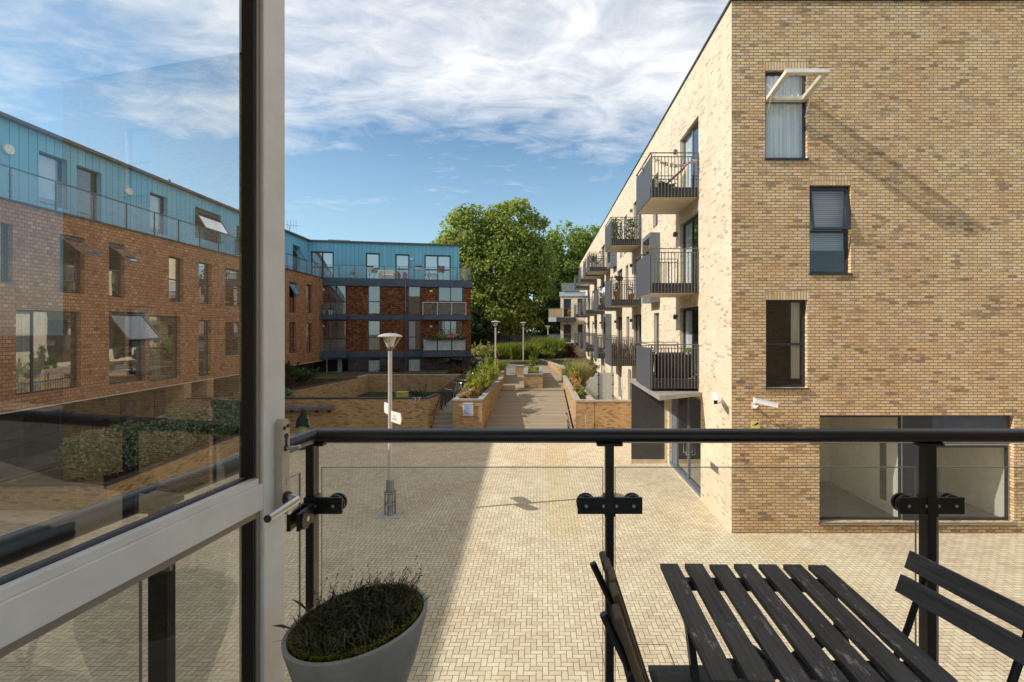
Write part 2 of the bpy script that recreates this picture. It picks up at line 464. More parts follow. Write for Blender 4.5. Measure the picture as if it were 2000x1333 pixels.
m_stone = M_plain('concrete_coping', (.40, .35, .28), .85, 0, .12, 5)
m_stone_grey = M_plain('grey_coping', (.27, .265, .255), .8, 0, .12, 5)
m_white = M_plain('white_paint', (.78, .77, .74), .45, 0, .04)
m_cream = M_plain('cream_wall', (.60, .58, .47), .9, 0, .05)
m_floor_in = M_plain('screed_floor', (.20, .19, .165), .9, 0, .1)
m_roomdark = M_plain('dim_room', (.055, .045, .040), .9, 0, .3, 1.5)  # dimness of rooms behind the windows put into a near-black colour
m_roommid = M_plain('room_wall', (.22, .19, .15), .9, 0, .3, .8)
m_curtain = M_curtain('white_net_curtain', (.74, .74, .76), (.97, .96, .97), 34)
m_curtain_c = M_curtain('cream_curtain', (.36, .32, .25), (.62, .57, .46), 40)
m_blind = M_planks('slatted_blind', .05, 1, (.34, .36, .36), (.44, .46, .46), (.12, .13, .14), .2, .6, True, .3)
m_rblind = M_plain('roller_blind', (.88, .88, .92), .8, 0, .03)
m_glass = M_glass('window_glass', 2.6)
m_glass_shop = M_glass('milky_shop_glass', 1.6, tint=(.97, .98, .96), dirt=.06)  # milky veil mixed in to brighten the view into the shop rooms
m_glass_far = M_glass('far_window_glass', 4.5, tint=(.8, .85, .86))
m_glass_rail = M_glass('balustrade_glass', 1.2, tint=(.93, .96, .955), dirt=.05)
m_glass_wing = M_glass('wing_window_glass', 8.0, tint=(.75, .8, .82))
m_glass_terr = M_glass('terrace_glass', 1.6, tint=(.78, .88, .90), dirt=.25)
m_glass_door = M_glass('door_glass', 2.7, tint=(.96, .98, .97), dirt=.02)
m_glass_court = M_glass('courtyard_window_glass', 8.0, tint=(.8, .85, .86))
m_frost = M_plain('frosted_glass', (.55, .55, .48), .35, 0, .04)
m_frost_grey = M_plain('frosted_panel', (.42, .45, .46), .35, 0, .15, 2)
m_black = M_plain('black_paint', (.010, .011, .014), .38, 0, .1, 30, .5, .05)
m_steel = M_plain('brushed_steel', (.55, .55, .54), .3, .9, .05)
m_alu = M_plain('satin_aluminium', (.84, .81, .76), .40, .1, .05, 14, .5, .05)
m_alu_dark = M_plain('shaded_bead', (.34, .28, .22), .5, .1, .08)  # dark copy of the frame aluminium, recess shade put into the colour
m_gasket = M_plain('rubber_gasket', (.012, .012, .014), .5, 0)
m_post = M_plain('lamp_post_paint', (.60, .56, .48), .45, .2, .08, 3)
m_soil = M_plain('soil', (.055, .035, .022), .95, 0, .4, 12, .2, 1.0)

def inside_any(u, z, ops):
    return any(a < u < b and c < z < d for a, b, c, d in ops)

def wall(Fc, parent, u0, u1, z0, z1, ops, rd, m, name='wall', w=0.0):
    b = MB(Fc)
    us = sorted({u0, u1, *[x for o in ops for x in o[:2] if u0 < x < u1]})
    zs = sorted({z0, z1, *[x for o in ops for x in o[2:] if z0 < x < z1]})
    for a, c in zip(us, us[1:]):
        for p, q in zip(zs, zs[1:]):
            if inside_any((a + c) / 2, (p + q) / 2, ops): continue
            b.quad((a, w, p), (c, w, p), (c, w, q), (a, w, q))
    for a, c, p, q in ops:
        b.quad((a, w, p), (a, w, q), (a, w + rd, q), (a, w + rd, p))
        b.quad((c, w, p), (c, w + rd, p), (c, w + rd, q), (c, w, q))
        b.quad((a, w, q), (c, w, q), (c, w + rd, q), (a, w + rd, q))
        b.quad((a, w, p), (a, w + rd, p), (c, w + rd, p), (c, w, p))
    return b.build(name, m, parent)

def room(Fc, parent, u0, u1, z0, z1, w0, w1, m, pad=.25):
    b = MB(Fc)
    a, c, p, q = u0 - pad, u1 + pad, z0 - .02, z1 + .1
    b.quad((a, w1, p), (c, w1, p), (c, w1, q), (a, w1, q))
    b.quad((a, w0, p), (a, w1, p), (a, w1, q), (a, w0, q))
    b.quad((c, w0, p), (c, w0, q), (c, w1, q), (c, w1, p))
    b.quad((a, w0, q), (a, w1, q), (c, w1, q), (c, w0, q))
    b.quad((a, w0, p), (c, w0, p), (c, w1, p), (a, w1, p))
    return b.build('room', m, parent)

def frame_bars(b, u0, u1, z0, z1, w, fw, th, mull=(), trans=()):
    b.box(u0, u1, w, w + th, z0, z0 + fw); b.box(u0, u1, w, w + th, z1 - fw, z1)
    b.box(u0, u0 + fw, w, w + th, z0 + fw, z1 - fw); b.box(u1 - fw, u1, w, w + th, z0 + fw, z1 - fw)
    for x in mull: b.box(x - fw * .55, x + fw * .55, w + .002, w + th + .004, z0 + fw, z1 - fw)
    for z in trans: b.box(u0 + fw, u1 - fw, w + .004, w + th + .002, z - fw * .5, z + fw * .5)

def window(Fc, parent, u0, u1, z0, z1, rd=.12, fw=.055, mull=(), trans=(), back=None, backm=None, rm=None, depth=1.6, gm=None, fm=None, name='window', sill=None, w=0.0, cut=None, panes=True):
    b = MB(Fc)
    frame_bars(b, u0, u1, z0, z1, w + rd, fw, .06, mull, trans)
    if sill: b.box(u0 - .02, u1 + .02, w - .05, w + rd + .01, z0 - .035, z0 - .002)
    fr = b.build(name, fm or m_frame, parent)
    if panes:
        p = MB(Fc)
        zc = cut if cut else z1 - fw
        p.quad((u0 + fw, w + rd + .03, z0 + fw), (u1 - fw, w + rd + .03, z0 + fw), (u1 - fw, w + rd + .03, zc), (u0 + fw, w + rd + .03, zc))
        p.build('pane', gm or m_glass, fr)
    if back:
        for nm, a, c, p0, q0, mm in back:
            k = MB(Fc)
            if nm == 'curtain':
                n = 48; pts = []
                for i in range(n + 1):
                    uu = a + (c - a) * i / n
                    ww = w + rd + .070 + .015 * math.sin(uu * 34 + 1.3 * math.sin(uu * 7))
                    pts += [(uu, ww, p0), (uu, ww, q0)]
                k.add(pts, [(2 * i, 2 * i + 2, 2 * i + 3, 2 * i + 1) for i in range(n)])
            else:
                k.quad((a, w + rd + .13, p0), (c, w + rd + .13, p0), (c, w + rd + .13, q0), (a, w + rd + .13, q0))
            k.build(nm, mm, fr)
    if depth: room(Fc, fr, u0, u1, z0, z1, w + rd + .065, w + rd + depth, rm or m_roomdark)
    return fr

def sash(Fc, win, u0, u1, a, b, gm=None, fm=None, fw=.05, th=.028):
    """opened sash: section line from a=(w,z) on the frame to b=(w,z)"""
    k = MB(Fc); t = np.array(b) - np.array(a); L = np.linalg.norm(t); t /= L; nn = np.array((-t[1], t[0])) * th
    def bar(ua, ub, s0, s1):
        pts = []
        for uu in (ua, ub):
            for ss, sg in ((s0, -1), (s1, -1), (s1, 1), (s0, 1)):
                q = np.array(a) + t * ss + nn * sg
                pts.append((uu, q[0], q[1]))
        k.add(pts, [(0, 1, 2, 3), (7, 6, 5, 4), (0, 4, 5, 1), (1, 5, 6, 2), (2, 6, 7, 3), (3, 7, 4, 0)])
    bar(u0, u1, 0, fw); bar(u0, u1, L - fw, L); bar(u0, u0 + fw, fw, L - fw); bar(u1 - fw, u1, fw, L - fw)
    s = k.build('sash', fm or m_frame, win)
    g = MB(Fc)
    p0 = np.array(a) + t * fw; p1 = np.array(b) - t * fw
    g.quad((u0 + fw, p0[0], p0[1]), (u1 - fw, p0[0], p0[1]), (u1 - fw, p1[0], p1[1]), (u0 + fw, p1[0], p1[1]))
    g.build('sash_pane', gm or m_glass, win)
    return s

# ================================================================== RIGHT BUILDING
CX, CY, RT = 4.83, 12.6, 8.43
E = F(CX, CY, 0.0)
S = F(CX, CY, -PI / 2)
rb = thing('apartment_block', 'long four-storey buff brick apartment block on the right with dark stacked balconies', 'apartment block', (CX, CY, GZ))
# --- end wall facing the camera
def eo(x0, y0, x1, y1):
    u0, z1 = E.uz(x0, y0); u1, z0 = E.uz(x1, y1)
    return (u0, u1, z0, z1)
oW3 = eo(1494.5, 138, 1577, 310); oW2 = eo(1581, 362, 1662, 534); oW1 = eo(1496, 586, 1577, 758); oG = eo(1601, 812, 1981, 1021)
extra = [(9.6, 10.7, oW3[2], oW3[3]), (9.6, 10.7, oW1[2], oW1[3])]
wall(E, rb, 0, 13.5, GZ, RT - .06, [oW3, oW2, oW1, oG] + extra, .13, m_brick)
for o in (oW3, oW2, oW1) + tuple(extra):
    b = MB(E); b.box(o[0] - .03, o[1] + .03, -.003, .02, o[3] + .002, o[3] + .235)
    b.build('soldier_course', m_soldier, rb)
b = MB(E)
b.box(-.04, 13.54, -.04, .34, RT - .06, RT); b.box(-.04, .34, .34, 52.6, RT - .06, RT)
b.build('coping', m_coping, rb)
b = MB(E); b.box(.34, 13.2, 5.2, 52.4, RT - .35, RT - .3); b.box(.34, 1.4, .34, 5.2, RT - .35, RT - .3); b.build('roof', m_coping, rb)   # near end left open, unseen, to light the shop rooms
b = MB(E); b.quad((13.5, 0, GZ), (13.5, 52.5, GZ), (13.5, 52.5, RT - .06), (13.5, 0, RT - .06)); b.quad((0, 52.5, GZ), (0, 52.5, RT - .06), (13.5, 52.5, RT - .06), (13.5, 52.5, GZ)); b.build('rear_wall', m_brick, rb)
# movement joint in the end wall
b = MB(E); u = E.u(1750); b.box(u - .005, u + .005, -.0015, .01, oW3[2] - 1.0, RT - .07); b.build('joint', M_plain('joint_mastic', (.30, .21, .11), .9), rb)
# top-floor window, sash swung right over, curtain behind
u0, u1, z0, z1 = oW3
zt = z0 + (310 - 195) / 76.19
w3 = window(E, rb, u0, u1, z0, z1, rd=.095, trans=(zt,), cut=zt - .03, back=[('curtain', u0 + .03, u1 - .03, z0 + .05, z1 - .06, m_curtain)], rm=m_roommid, sill=True)
sash(E, w3, u0 + .03, u1 - .03, (.10, zt + .02), (-1.03, zt + .21), th=.05, fm=M_plain('pale_sash_paint', (.66, .62, .52), .5), gm=M_glass('sash_glass', 1.8, tint=(.74, .77, .74)), fw=.115)
m_stay = M_plain('stay_metal', (.62, .58, .50), .4, .4)
for uu in (u0 + .06, u1 - .02):
    b = MB(E); b.tube((uu, .08, zt - .42), (uu, -.28, zt + .05), .012, 6); b.tube((uu, .10, zt + .5), (uu, -.30, zt + .06), .010, 6)
    b.build('sash_stay', m_stay, w3)
# second-floor window, blind, sash slightly tilted
u0, u1, z0, z1 = oW2
zt = z0 + (534 - 451) / 76.19
w2 = window(E, rb, u0, u1, z0, z1, trans=(zt,), cut=zt - .03, back=[('blind', u0 + .03, u1 - .05, z0 + .62, z1 - .06, m_blind)], rm=m_roomdark, sill=True)
sash(E, w2, u0 + .04, u1 - .05, (.10, z1 - .07), (-.07, zt + .02), gm=m_glass)
# first-floor window
u0, u1, z0, z1 = oW1
zt = z0 + (758 - 673) / 76.19
window(E, rb, u0, u1, z0, z1, trans=(zt,), back=[('curtain', u1 - .33, u1 - .1, z0 + .22, z1 - .06, m_curtain_c)], rm=m_roomdark, sill=True)
for o in extra:
    window(E, rb, o[0], o[1], o[2], o[3], trans=((o[2] + o[3]) / 2,), back=[('curtain', o[0] + .05, o[1] - .05, o[2] + .05, o[3] - .05, m_curtain)], sill=True)
# ground-floor shop-like window
u0, u1, z0, z1 = oG
um0, _ = E.uz(1770, 800); um1, _ = E.uz(1828, 800); zt = (VY - 872) / 76.19
b = MB(E)
for a, c, p, q in ((u0, um0, z0, z1), (um1, u1, z0, zt)):
    frame_bars(b, a, c, p, q, .13, .07, .07)
b.box(um0 + .001, um1 - .001, .12, .2, z0, z1)
b.box(u0 - .02, u1 + .02, -.06, .14, z0 - .05, z0 - .002)
gw = b.build('shop_window', m_frame, rb)
b = MB(E); b.box(um1, u1, .14, .2, zt + .001, z1); b.build('panel', m_slate, gw)
b = MB(E); b.box(u0, um0, .128, .135, z0 + .0, z0 + .02); b.box(um0 - .03, um0 - .012, .124, .14, z0 + .02, z1 - .03); b.box(um1, u1, .124, .138, zt + .0, zt + .02); b.box(u1 - .035, u1 - .02, .124, .138, z0 + .02, zt); b.box(u0 - .02, u1 + .02, -.062, -.05, z0 - .03, z0 - .004)
b.build('bright_trim', m_steel, gw)
for a, c, q, lw_ in ((u0, um0, z1, u0 - .2), (um1, u1, zt, um0 + .06)):
    b = MB(E); b.quad((a + .06, .165, z0 + .07), (c - .06, .165, z0 + .07), (c - .06, .165, q - .06), (a + .06, .165, q - .06)); b.build('pane', m_glass_shop, gw)
    # bare room behind, ceiling left off to light it: pale walls, dark floor
    r = MB(E); fz = z0 - .02; wb = 3.4; c2 = c + .02
    r.quad((c2, .22, fz), (c2, .22, q + .2), (c2, wb, q + .2), (c2, wb, fz))
    r.quad((lw_, wb, fz), (c2, wb, fz), (c2, wb, q + .2), (lw_, wb, q + .2))
    r.quad((lw_, .22, fz), (lw_, .22, q + .2), (lw_, wb, q + .2), (lw_, wb, fz))
    r.build('room', M_plain('plastered_room', (.93, .91, .78), .9, 0, .05), gw)
    r = MB(E); r.quad((lw_, .22, fz + .003), (c2, .22, fz + .003), (c2, wb, fz + .003), (lw_, wb, fz + .003)); r.build('room_floor', m_floor_in, gw)
b = MB(E); uu, _ = E.uz(1735, 900); b.box(um0 - .03, um0 + .01, .75, .95, z0 + .3, zt - .1); b.build('door_edge', m_dark, gw)

# --- long side wall with the balconies
def su(y): return -(y - CY)
FL = [4.28, 1.31, -1.66]            # balcony floors, top to bottom
ops = []; wins = []
stacks = {0: [15.25, 24.15, 35.3, 38.7, 44.0, 51.0], 1: [15.25, 24.15, 30.0, 38.5, 44.0, 51.0], 2: [15.25, 24.15, 30.0, 38.5, 44.0, 51.0]}
for f in range(3):
    for y in stacks[f]:
        o = (su(y + 2.12), su(y + .04), FL[f] + .02, FL[f] + 2.33); ops.append(o); wins.append((o, 'door'))
nw = {0: [20.7, 28.4, 30.0, 47.5, 55.5], 1: [27.9, 34.2, 47.5, 55.5], 2: [20.5, 27.6, 47.5, 55.5]}
for f in range(3):
    for y in nw[f]:
        o = (su(y + .95), su(y), FL[f] + .05, FL[f] + 2.28); ops.append(o); wins.append((o, 'narrow'))
oENT = (su(18.85), su(15.08), GZ + .03, -2.2); ops.append(oENT)
for y in (27.0, 30.6, 34.0, 40.0):
    o = (su(y + 1.0), su(y), -4.45, -2.35); ops.append(o); wins.append((o, 'narrow'))
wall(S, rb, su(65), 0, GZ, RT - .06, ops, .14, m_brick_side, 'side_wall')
k = 0
for o, kind in wins:
    k += 1
    far = -o[0] > 16
    if kind == 'door':
        um = (o[0] + o[1]) / 2
        cur = [('curtain', o[0] + .05, o[0] + .9, o[2] + .05, o[3] - .1, m_curtain)] if k % 3 == 1 else None
        window(S, rb, *o, fw=.07, mull=(um,), back=cur, rm=m_roommid, name='balcony_door', fm=m_frame_grey if o[2] > 3.9 and not far else m_frame, depth=1.2)
    else:
        window(S, rb, *o, trans=((o[2] + o[3]) / 2,), rm=m_roommid, fm=m_frame_grey, depth=1.0)
# projecting metal bay windows
for y, fz in ((20.3, 1.31), (32.2, 4.28), (34.7, -1.66)):
    b = MB(S); a, c = su(y + 1.6), su(y)
    b.box(a, c, -.42, .02, fz - .25, fz + .05); b.box(a, c, -.42, .02, fz + 2.45, fz + 2.62)
    b.box(a, a + .09, -.42, .02, fz + .05, fz + 2.45); b.box(c - .09, c, -.42, .02, fz + .05, fz + 2.45)
    by = b.build('bay_window', M_plain('bay_metal', (.17, .19, .22), .45, .2), rb)
    b = MB(S); b.quad((a + .09, -.40, fz + .05), (c - .09, -.40, fz + .05), (c - .09, -.40, fz + 2.45), (a + .09, -.40, fz + 2.45)); b.build('pane', m_glass_far, by)
    b = MB(S); b.box(a + .09, c - .09, -.2, -.19, fz + .05, fz + 2.45); b.build('room', m_roomdark, by)
# balconies: one, then copies
def make_balcony(y0, fz):
    a, c = su(y0 + 2.3), su(y0); W = -1.49
    b = MB(S); b.box(a + .012, c - .012, W + .012, -.005, fz - .22, fz + .04)
    sl = b.build('balcony', M_plain('balcony_floor', (.30, .27, .22), .85), rb)
    b = MB(S); b.box(a + .02, c - .02, W + .02, -.006, fz - .235, fz - .222); b.build('soffit', m_soffit, sl)
    for uu in (a, c - .01):
        b = MB(S); b.box(uu, uu + .01, W, -.01, fz - .24, fz + .07); b.build('fascia', m_fascia, sl)
    b = MB(S)
    for uu in (a - .016, c + .004):
        n = 14
        for i in range(n + 1):
            w = W + .02 + (-.05 - W) * i / n
            th = .02 if i in (0, n) else .011
            b.box(uu, uu + .016 if th < .02 else uu + .02, w - th, w + th, fz - .235, fz + (1.04 if 0 < i < n else 1.1))
        b.box(uu - .004, uu + .02, W, -.02, fz + 1.0, fz + 1.025)
        b.box(uu - .012, uu + .03, W - .02, -.02, fz + 1.12, fz + 1.145)
    b.box(a - .012, c + .03, W - .03, W + .012, fz + 1.12, fz + 1.145)
    b.box(a, c, W - .012, W - .002, fz + 1.0, fz + 1.02)
    b.build('railing', m_rail, sl)
    b = MB(S); b.box(a, c, W - .02, W - .004, fz - .25, fz + 1.0); b.build('front_panel', m_panel, sl)
    return sl
def dup_part(o, delta):
    def cp(o, par):
        c = o.copy(); COL.objects.link(c); c.parent = par
        for ch in kids(o): cp(ch, c)
        return c
    r = cp(o, o.parent); r.location = delta; return r
bal = make_balcony(15.25, FL[0])
for f in range(3):
    for y in stacks[f]:
        if f == 0 and y == 15.25: continue
        dup_part(bal, (0, y - 15.25, FL[f] - FL[0]))
# wall lamps by the balcony doors
for f in range(3):
    for y in stacks[f]:
        b = MB(S); u = su(y + 2.45)
        b.box(u - .03, u + .03, -.02, 0, FL[f] + 2.0, FL[f] + 2.12); b.lathe([(.05, -.13), (.07, -.05), (.05, .05)], 10, (u, -.09, FL[f] + 2.08))
        b.build('wall_lamp', m_rail, rb)
# entrance: canopy, dark screen, glazed doors
b = MB(S); b.poly([(su(19.1), -1.46, -1.98), (su(14.25), -1.46, -1.98), (su(14.95), 0, -1.98), (su(19.1), 0, -1.98)]); b.poly([(su(19.1), -1.46, -2.12), (su(19.1), 0, -2.08), (su(14.95), 0, -2.08), (su(14.25), -1.46, -2.12)])
b.quad((su(19.1), -1.46, -2.12), (su(14.25), -1.46, -2.12), (su(14.25), -1.46, -1.98), (su(19.1), -1.46, -1.98)); b.quad((su(14.25), -1.46, -2.12), (su(14.95), 0, -2.08), (su(14.95), 0, -1.98), (su(14.25), -1.46, -1.98))
cn = b.build('entrance_canopy', M_plain('canopy_metal', (.34, .33, .30), .5, .2), rb)
b = MB(S); b.box(su(19.16), su(19.1), -1.40, -.12, GZ + .16, -2.1); b.build('entrance_screen', M_plain('screen_panel', (.058, .056, .054), .6, 0, .1), rb)
b = MB(S); b.box(su(19.2), su(19.06), -1.42, -.10, GZ, GZ + .15); b.box(su(19.17), su(19.09), -.10, -.003, GZ, -2.1); b.build('screen_plinth', M_plain('plinth_stone', (.62, .50, .34), .8), rb)
a, c, p, q = oENT; d1 = su(18.2); d2 = su(16.75)
b = MB(S); frame_bars(b, a, c, p, q, .10, .09, .07, mull=(d1, d2)); b.box(a, d1, .11, .16, p + .09, q - .1); b.box(a, c, .02, .2, p - .03, p + .1)
dr = b.build('entrance_door', m_frame_grey, rb)
b = MB(S); b.quad((d1 + .05, .14, p + .1), (c - .09, .14, p + .1), (c - .09, .14, q - .09), (d1 + .05, .14, q - .09)); b.build('pane', m_glass, dr)
b = MB(S)
for uu in (d2 - .16, d2 + .16):
    b.path([(uu, .10, p + .95), (uu, .0, p + .95), (uu, .0, p + 1.75), (uu, .10, p + 1.75)], .02, 8)
b.build('handle', m_steel, dr)
room(S, dr, a, c, p, q, .2, 1.9, m_roomdark)
b = MB(S); b.box(su(14.2), su(13.55), -.004, .02, -4.06, -3.86); b.build('air_vent', M_plain('vent_metal', (.14, .11, .08), .6), rb)

# ================================================================== far block beyond the ramp
fb = thing('apartment_block', 'low pale brick apartment block standing beyond the end of the long right-hand block', 'apartment block', (2.0, 57.0, GZ))
FB = F(2.0, 57.0, R(-14))
b_ops = []
for fz in (1.2, -1.75):
    b_ops += [(.35, 1.25, fz, fz + 2.1), (2.0, 2.6, fz, fz + 2.1), (3.3, 4.1, fz, fz + 2.1)]
b_ops += [(.35, 1.25, -4.6, -2.5), (3.3, 4.1, -4.6, -2.5)]
wall(FB, fb, 0, 6, GZ, 3.6, b_ops, .15, m_brick_side)
for o in b_ops: window(FB, fb, *o, rm=m_roommid, fm=m_frame_grey, depth=.8)
b = MB(FB); b.box(-.1, 6, -.15, 8, 3.6, 4.1); b.build('roof_edge', M_plain('pale_blue_metal', (.36, .42, .50), .5, .1), fb)
b = MB(FB); b.quad((0, 0, GZ), (0, 0, 3.6), (0, 9, 3.6), (0, 9, GZ)); b.build('side_wall', m_brick_side, fb)
for fz in (1.15, -1.8):
    b = MB(FB); b.box(-1.1, 1.8, -1.3, -.01, fz - .5, fz); bl = b.build('balcony', m_fascia, fb)
    b = MB(FB); b.box(-1.12, -.2, -1.32, -1.31, fz - .5, fz + .0); b.build('end_panel', M_plain('pale_panel', (.42, .46, .50), .5), bl)
    b = MB(FB); b.box(-1.1, .5, -1.3, -1.28, fz + .02, fz + .95); b.build('screen', M_planks('bamboo_screen', .1, 0, (.30, .21, .10), (.42, .31, .15), (.2, .13, .06), .1) if fz > 0 else m_glass_terr, bl)
    b = MB(FB); b.box(-1.12, 1.82, -1.33, -1.27, fz + 1.0, fz + 1.05); b.build('rail', m_rail, bl)
b = MB(FB); b.box(.2, 6, -.3, -.28, 4.15, 5.1); b.build('roof_railing', m_glass_terr, fb)

# ================================================================== LEFT BUILDING (L-shaped, shingles and blue top storey)
ZT, ZR = 4.15, 7.5
L = F(-16.8, 0, PI / 2 + .042)
WG = F(-18.53, 41.4, R(11.2))
SB, SBW = 1.55, 1.0
lb = thing('apartment_building', 'shingle-clad apartment building on the left with a blue metal top storey and glass terrace rail', 'apartment building', (-16.8, 0, GZ))
def op(Fc, x0, y0, x1, y1, w=0.0, zmin=None):
    u0, _ = Fc.uz(x0, y0, w); u1, _ = Fc.uz(x1, y1, w)
    um = (u0 + u1) / 2
    y = Fc.o[1] + w * Fc.i[1] + um * Fc.d[1]
    za, zb = (VY - y0) / FP * y, (VY - y1) / FP * y
    if zmin is not None: zb = zmin
    return (u0, u1, zb, za)
L2 = [op(L, 1, 437, 25, 552), op(L, 117, 461, 165, 573), op(L, 213, 476, 243, 581), op(L, 330, 503, 358, 590), op(L, 388, 514, 413, 594), op(L, 440, 527, 476, 599), op(L, 565, 551, 578, 611), op(L, 599, 556, 610, 612)]
L1 = [op(L, 31, 607, 158, 765), op(L, 213, 610, 283, 748), op(L, 292, 617, 352, 742), op(L, 388, 626, 412, 735), op(L, 440, 629, 476, 694), op(L, 565, 630, 578, 690), op(L, 599, 632, 610, 690)]
LW = L.u(632)
wall(L, lb, -6, LW, -2.75, ZT, L2 + L1, .16, m_tile_wall, 'shingle_wall')
styles = [m_roomdark, m_roommid]
for k, o in enumerate(L2 + L1):
    wide = (o[1] - o[0]) > 2.2
    zt = (o[2] + o[3]) / 2
    fr = window(L, lb, *o, rd=.16, fw=.06, trans=() if wide else (zt,), mull=((o[0] * .7 + o[1] * .3),) if wide else (), gm=m_glass_court, rm=styles[k % 2], depth=1.2, cut=(zt - .03) if k in (1, 2, 6, 9) else None,
                back=[('curtain', o[0] + .05, o[0] + .5 * (o[1] - o[0]), o[2] + .05, o[3] - .05, m_curtain_c)] if k in (3, 8, 10, 13) else None)
    if k in (1, 2, 6, 9): sash(L, fr, o[0] + .05, o[1] - .05, (.12, o[3] - .06), (-.75 if k != 6 else -.4, zt + (.35 if k != 6 else .2)), gm=m_glass if k == 9 else m_glass_far, fm=m_frame_grey)
b = MB(L); b.box(-6, LW, 0, 3, -2.8, -2.75); b.build('overhang', m_soffit, lb)
# recessed ground floor: dark glazing, brick piers
gops = [(13.5, 16.5, -5.2, -2.9), (17.5, 22.0, -5.2, -2.9), (22.6, 24.0, -4.6, -2.9), (28, 33, -4.7, -3.0)]
wall(L, lb, -6, LW, GZ, -2.8, gops, .1, m_darkbrick, 'ground_floor_wall', w=.9)
for o in gops:
    window(L, lb, *o, rd=.1, mull=[o[0] + (o[1] - o[0]) * i / 3 for i in (1, 2)] if o[1] - o[0] > 2 else (), gm=m_glass_far, depth=1.0, w=.9, name='ground_window')
for u0 in (24.4, 26.2):
    b = MB(L); b.box(u0, u0 + .55, .002, .88, GZ, -2.8); b.build('brick_pier', m_brick_low, lb)
# terrace and blue storey on the side wing
b = MB(L); b.box(-6, LW - .3, .002, SB + .1, ZT - .12, ZT + .005); b.build('terrace', m_stone_grey, lb)
b = MB(L); b.box(-6, LW, -.05, .06, ZT - .03, ZT + .05); b.build('parapet_coping', m_coping, lb)
LB = [op(L, 76, 304, 131, 420, SB, ZT + .6), op(L, 150, 331, 198, 440, SB, ZT + .05), op(L, 293, 381, 327, 470, SB, ZT + .6), op(L, 381, 413, 432, 480, SB, ZT + .9), op(L, 462, 443, 478, 500, SB, ZT + .5), op(L, 572, 480, 586, 530, SB, ZT + .4)]
LBW = LW + 1.2
wall(L, lb, -6, LBW, ZT, ZR - .12, LB, .2, m_blue, 'blue_storey', w=SB)
for k, o in enumerate(LB):
    fr = window(L, lb, *o, rd=.2, w=SB, gm=m_glass_far, rm=m_roommid, depth=1.0, name='window', cut=o[2] + .1 if k in (3, 5) else None,
           back=[('blind', o[0] + .05, o[1] - .05, o[2] + .3, o[3] - .05, m_rblind)] if k in (0, 2) else None, panes=k not in (3, 5))
    if k in (3, 5): sash(L, fr, o[0] + .05, o[1] - .05, (SB + .15, o[3] - .06), (SB - .55, o[3] - 1.2), gm=m_glass_far, fm=m_frame_grey)
for px, py in ((14, 292), (249, 374)):
    u, z = L.uz(px, py, SB)
    b = MB(); b.lathe([(.0, -.03), (.17, -.03), (.19, .02), (.19, .06)], 20, (0, 0, 0))
    vv = [(u + x, SB - .07 + zz * 1.0 + .0, z + y) for x, y, zz in b.v]
    c = MB(); c.add(vv, b.f); c.T = L; c.v = [L(*p) for p in vv]; c.world = True
    c.build('bulkhead_lamp', M_plain('lamp_opal', (.85, .80, .70), .4), lb, smooth=True)
b = MB(L); b.box(-6, LBW, SB - .25, SB + .6, ZR - .12, ZR); b.build('roof_edge', M_plain('roof_edge_metal', (.15, .12, .10), .6, .2), lb)
def terrace_rail(Fc, u0, u1, w, n, z=ZT + .05):
    b = MB(Fc)
    for i in range(n + 1):
        u = u0 + (u1 - u0) * i / n
        b.box(u - .02, u + .02, w - .02, w + .02, z, z + 1.05)
        for zz in (.25, .8): b.box(u - .07, u + .07, w - .012, w + .012, z + zz, z + zz + .035)
    b.box(u0, u1, w - .025, w + .025, z + 1.05, z + 1.09)
    rr = b.build('terrace_railing', m_rail, lb)
    b = MB(Fc)
    for i in range(n):
        a = u0 + (u1 - u0) * i / n + .05; c = u0 + (u1 - u0) * (i + 1) / n - .05
        b.quad((a, w + .001, z + .04), (c, w + .001, z + .04), (c, w + .001, z + 1.0), (a, w + .001, z + 1.0))
    b.build('glass', m_glass_terr, rr)
    return rr
terrace_rail(L, -6, LW, .05, 30)
# --- wing that closes the courtyard
WL = WG.u(920)
WB = [op(WG, 607, 491.5, 651.5, 540, SBW, ZT + .05), op(WG, 714, 494.6, 741.6, 540, SBW, ZT + .05), op(WG, 772, 497, 799.5, 540, SBW, ZT + .05), op(WG, 829, 498.7, 880.5, 540, SBW, ZT + .05)]
WBL = WG.u(897, SBW)
ub0 = WG.u(605, SBW)
wall(WG, lb, ub0 - .4, WBL, ZT, ZR - .12, WB, .12, m_blue, 'blue_storey', w=SBW)
b = MB(WG); b.quad((WBL, SBW, ZT), (WBL, SBW + 3, ZT), (WBL, SBW + 3, ZR - .12), (WBL, SBW, ZR - .12)); b.build('blue_return', m_blue, lb)
b = MB(WG); b.box(ub0 - .6, WBL + .05, SBW - .2, SBW + 3.05, ZR - .12, ZR); b.build('roof_edge', M_plain('wing_roof_edge', (.13, .11, .10), .6, .2), lb)
for k, o in enumerate(WB):
    wide = k in (0, 3)
    window(WG, lb, *o, rd=.1, w=SBW, fw=.11, mull=((o[0] + o[1]) / 2,) if wide else (), trans=(o[2] + 1.0,), gm=M_glass('blind_glass', 14.0, dirt=.0), rm=m_roommid, depth=.8, name='terrace_door',
           back=[('blind', o[0] + .08, o[1] - .08, o[2] + .08, o[3] - .08, m_rblind)])
Z2, Z3 = 1.05, -2.06
W2_ = [op(WG, 636.6, 556.5, 676, 614, 0, Z2 + .03), op(WG, 718, 557.6, 743, 616, 0, Z2 + .08), op(WG, 796.7, 558.5, 821.6, 616, 0, Z2 + .08), op(WG, 855.6, 559.2, 904.5, 616, 0, Z2 + .03)]
W1_ = [(o[0], o[1], Z3 + (.03 if k in (0, 3) else .08), .62) for k, o in enumerate(W2_)]
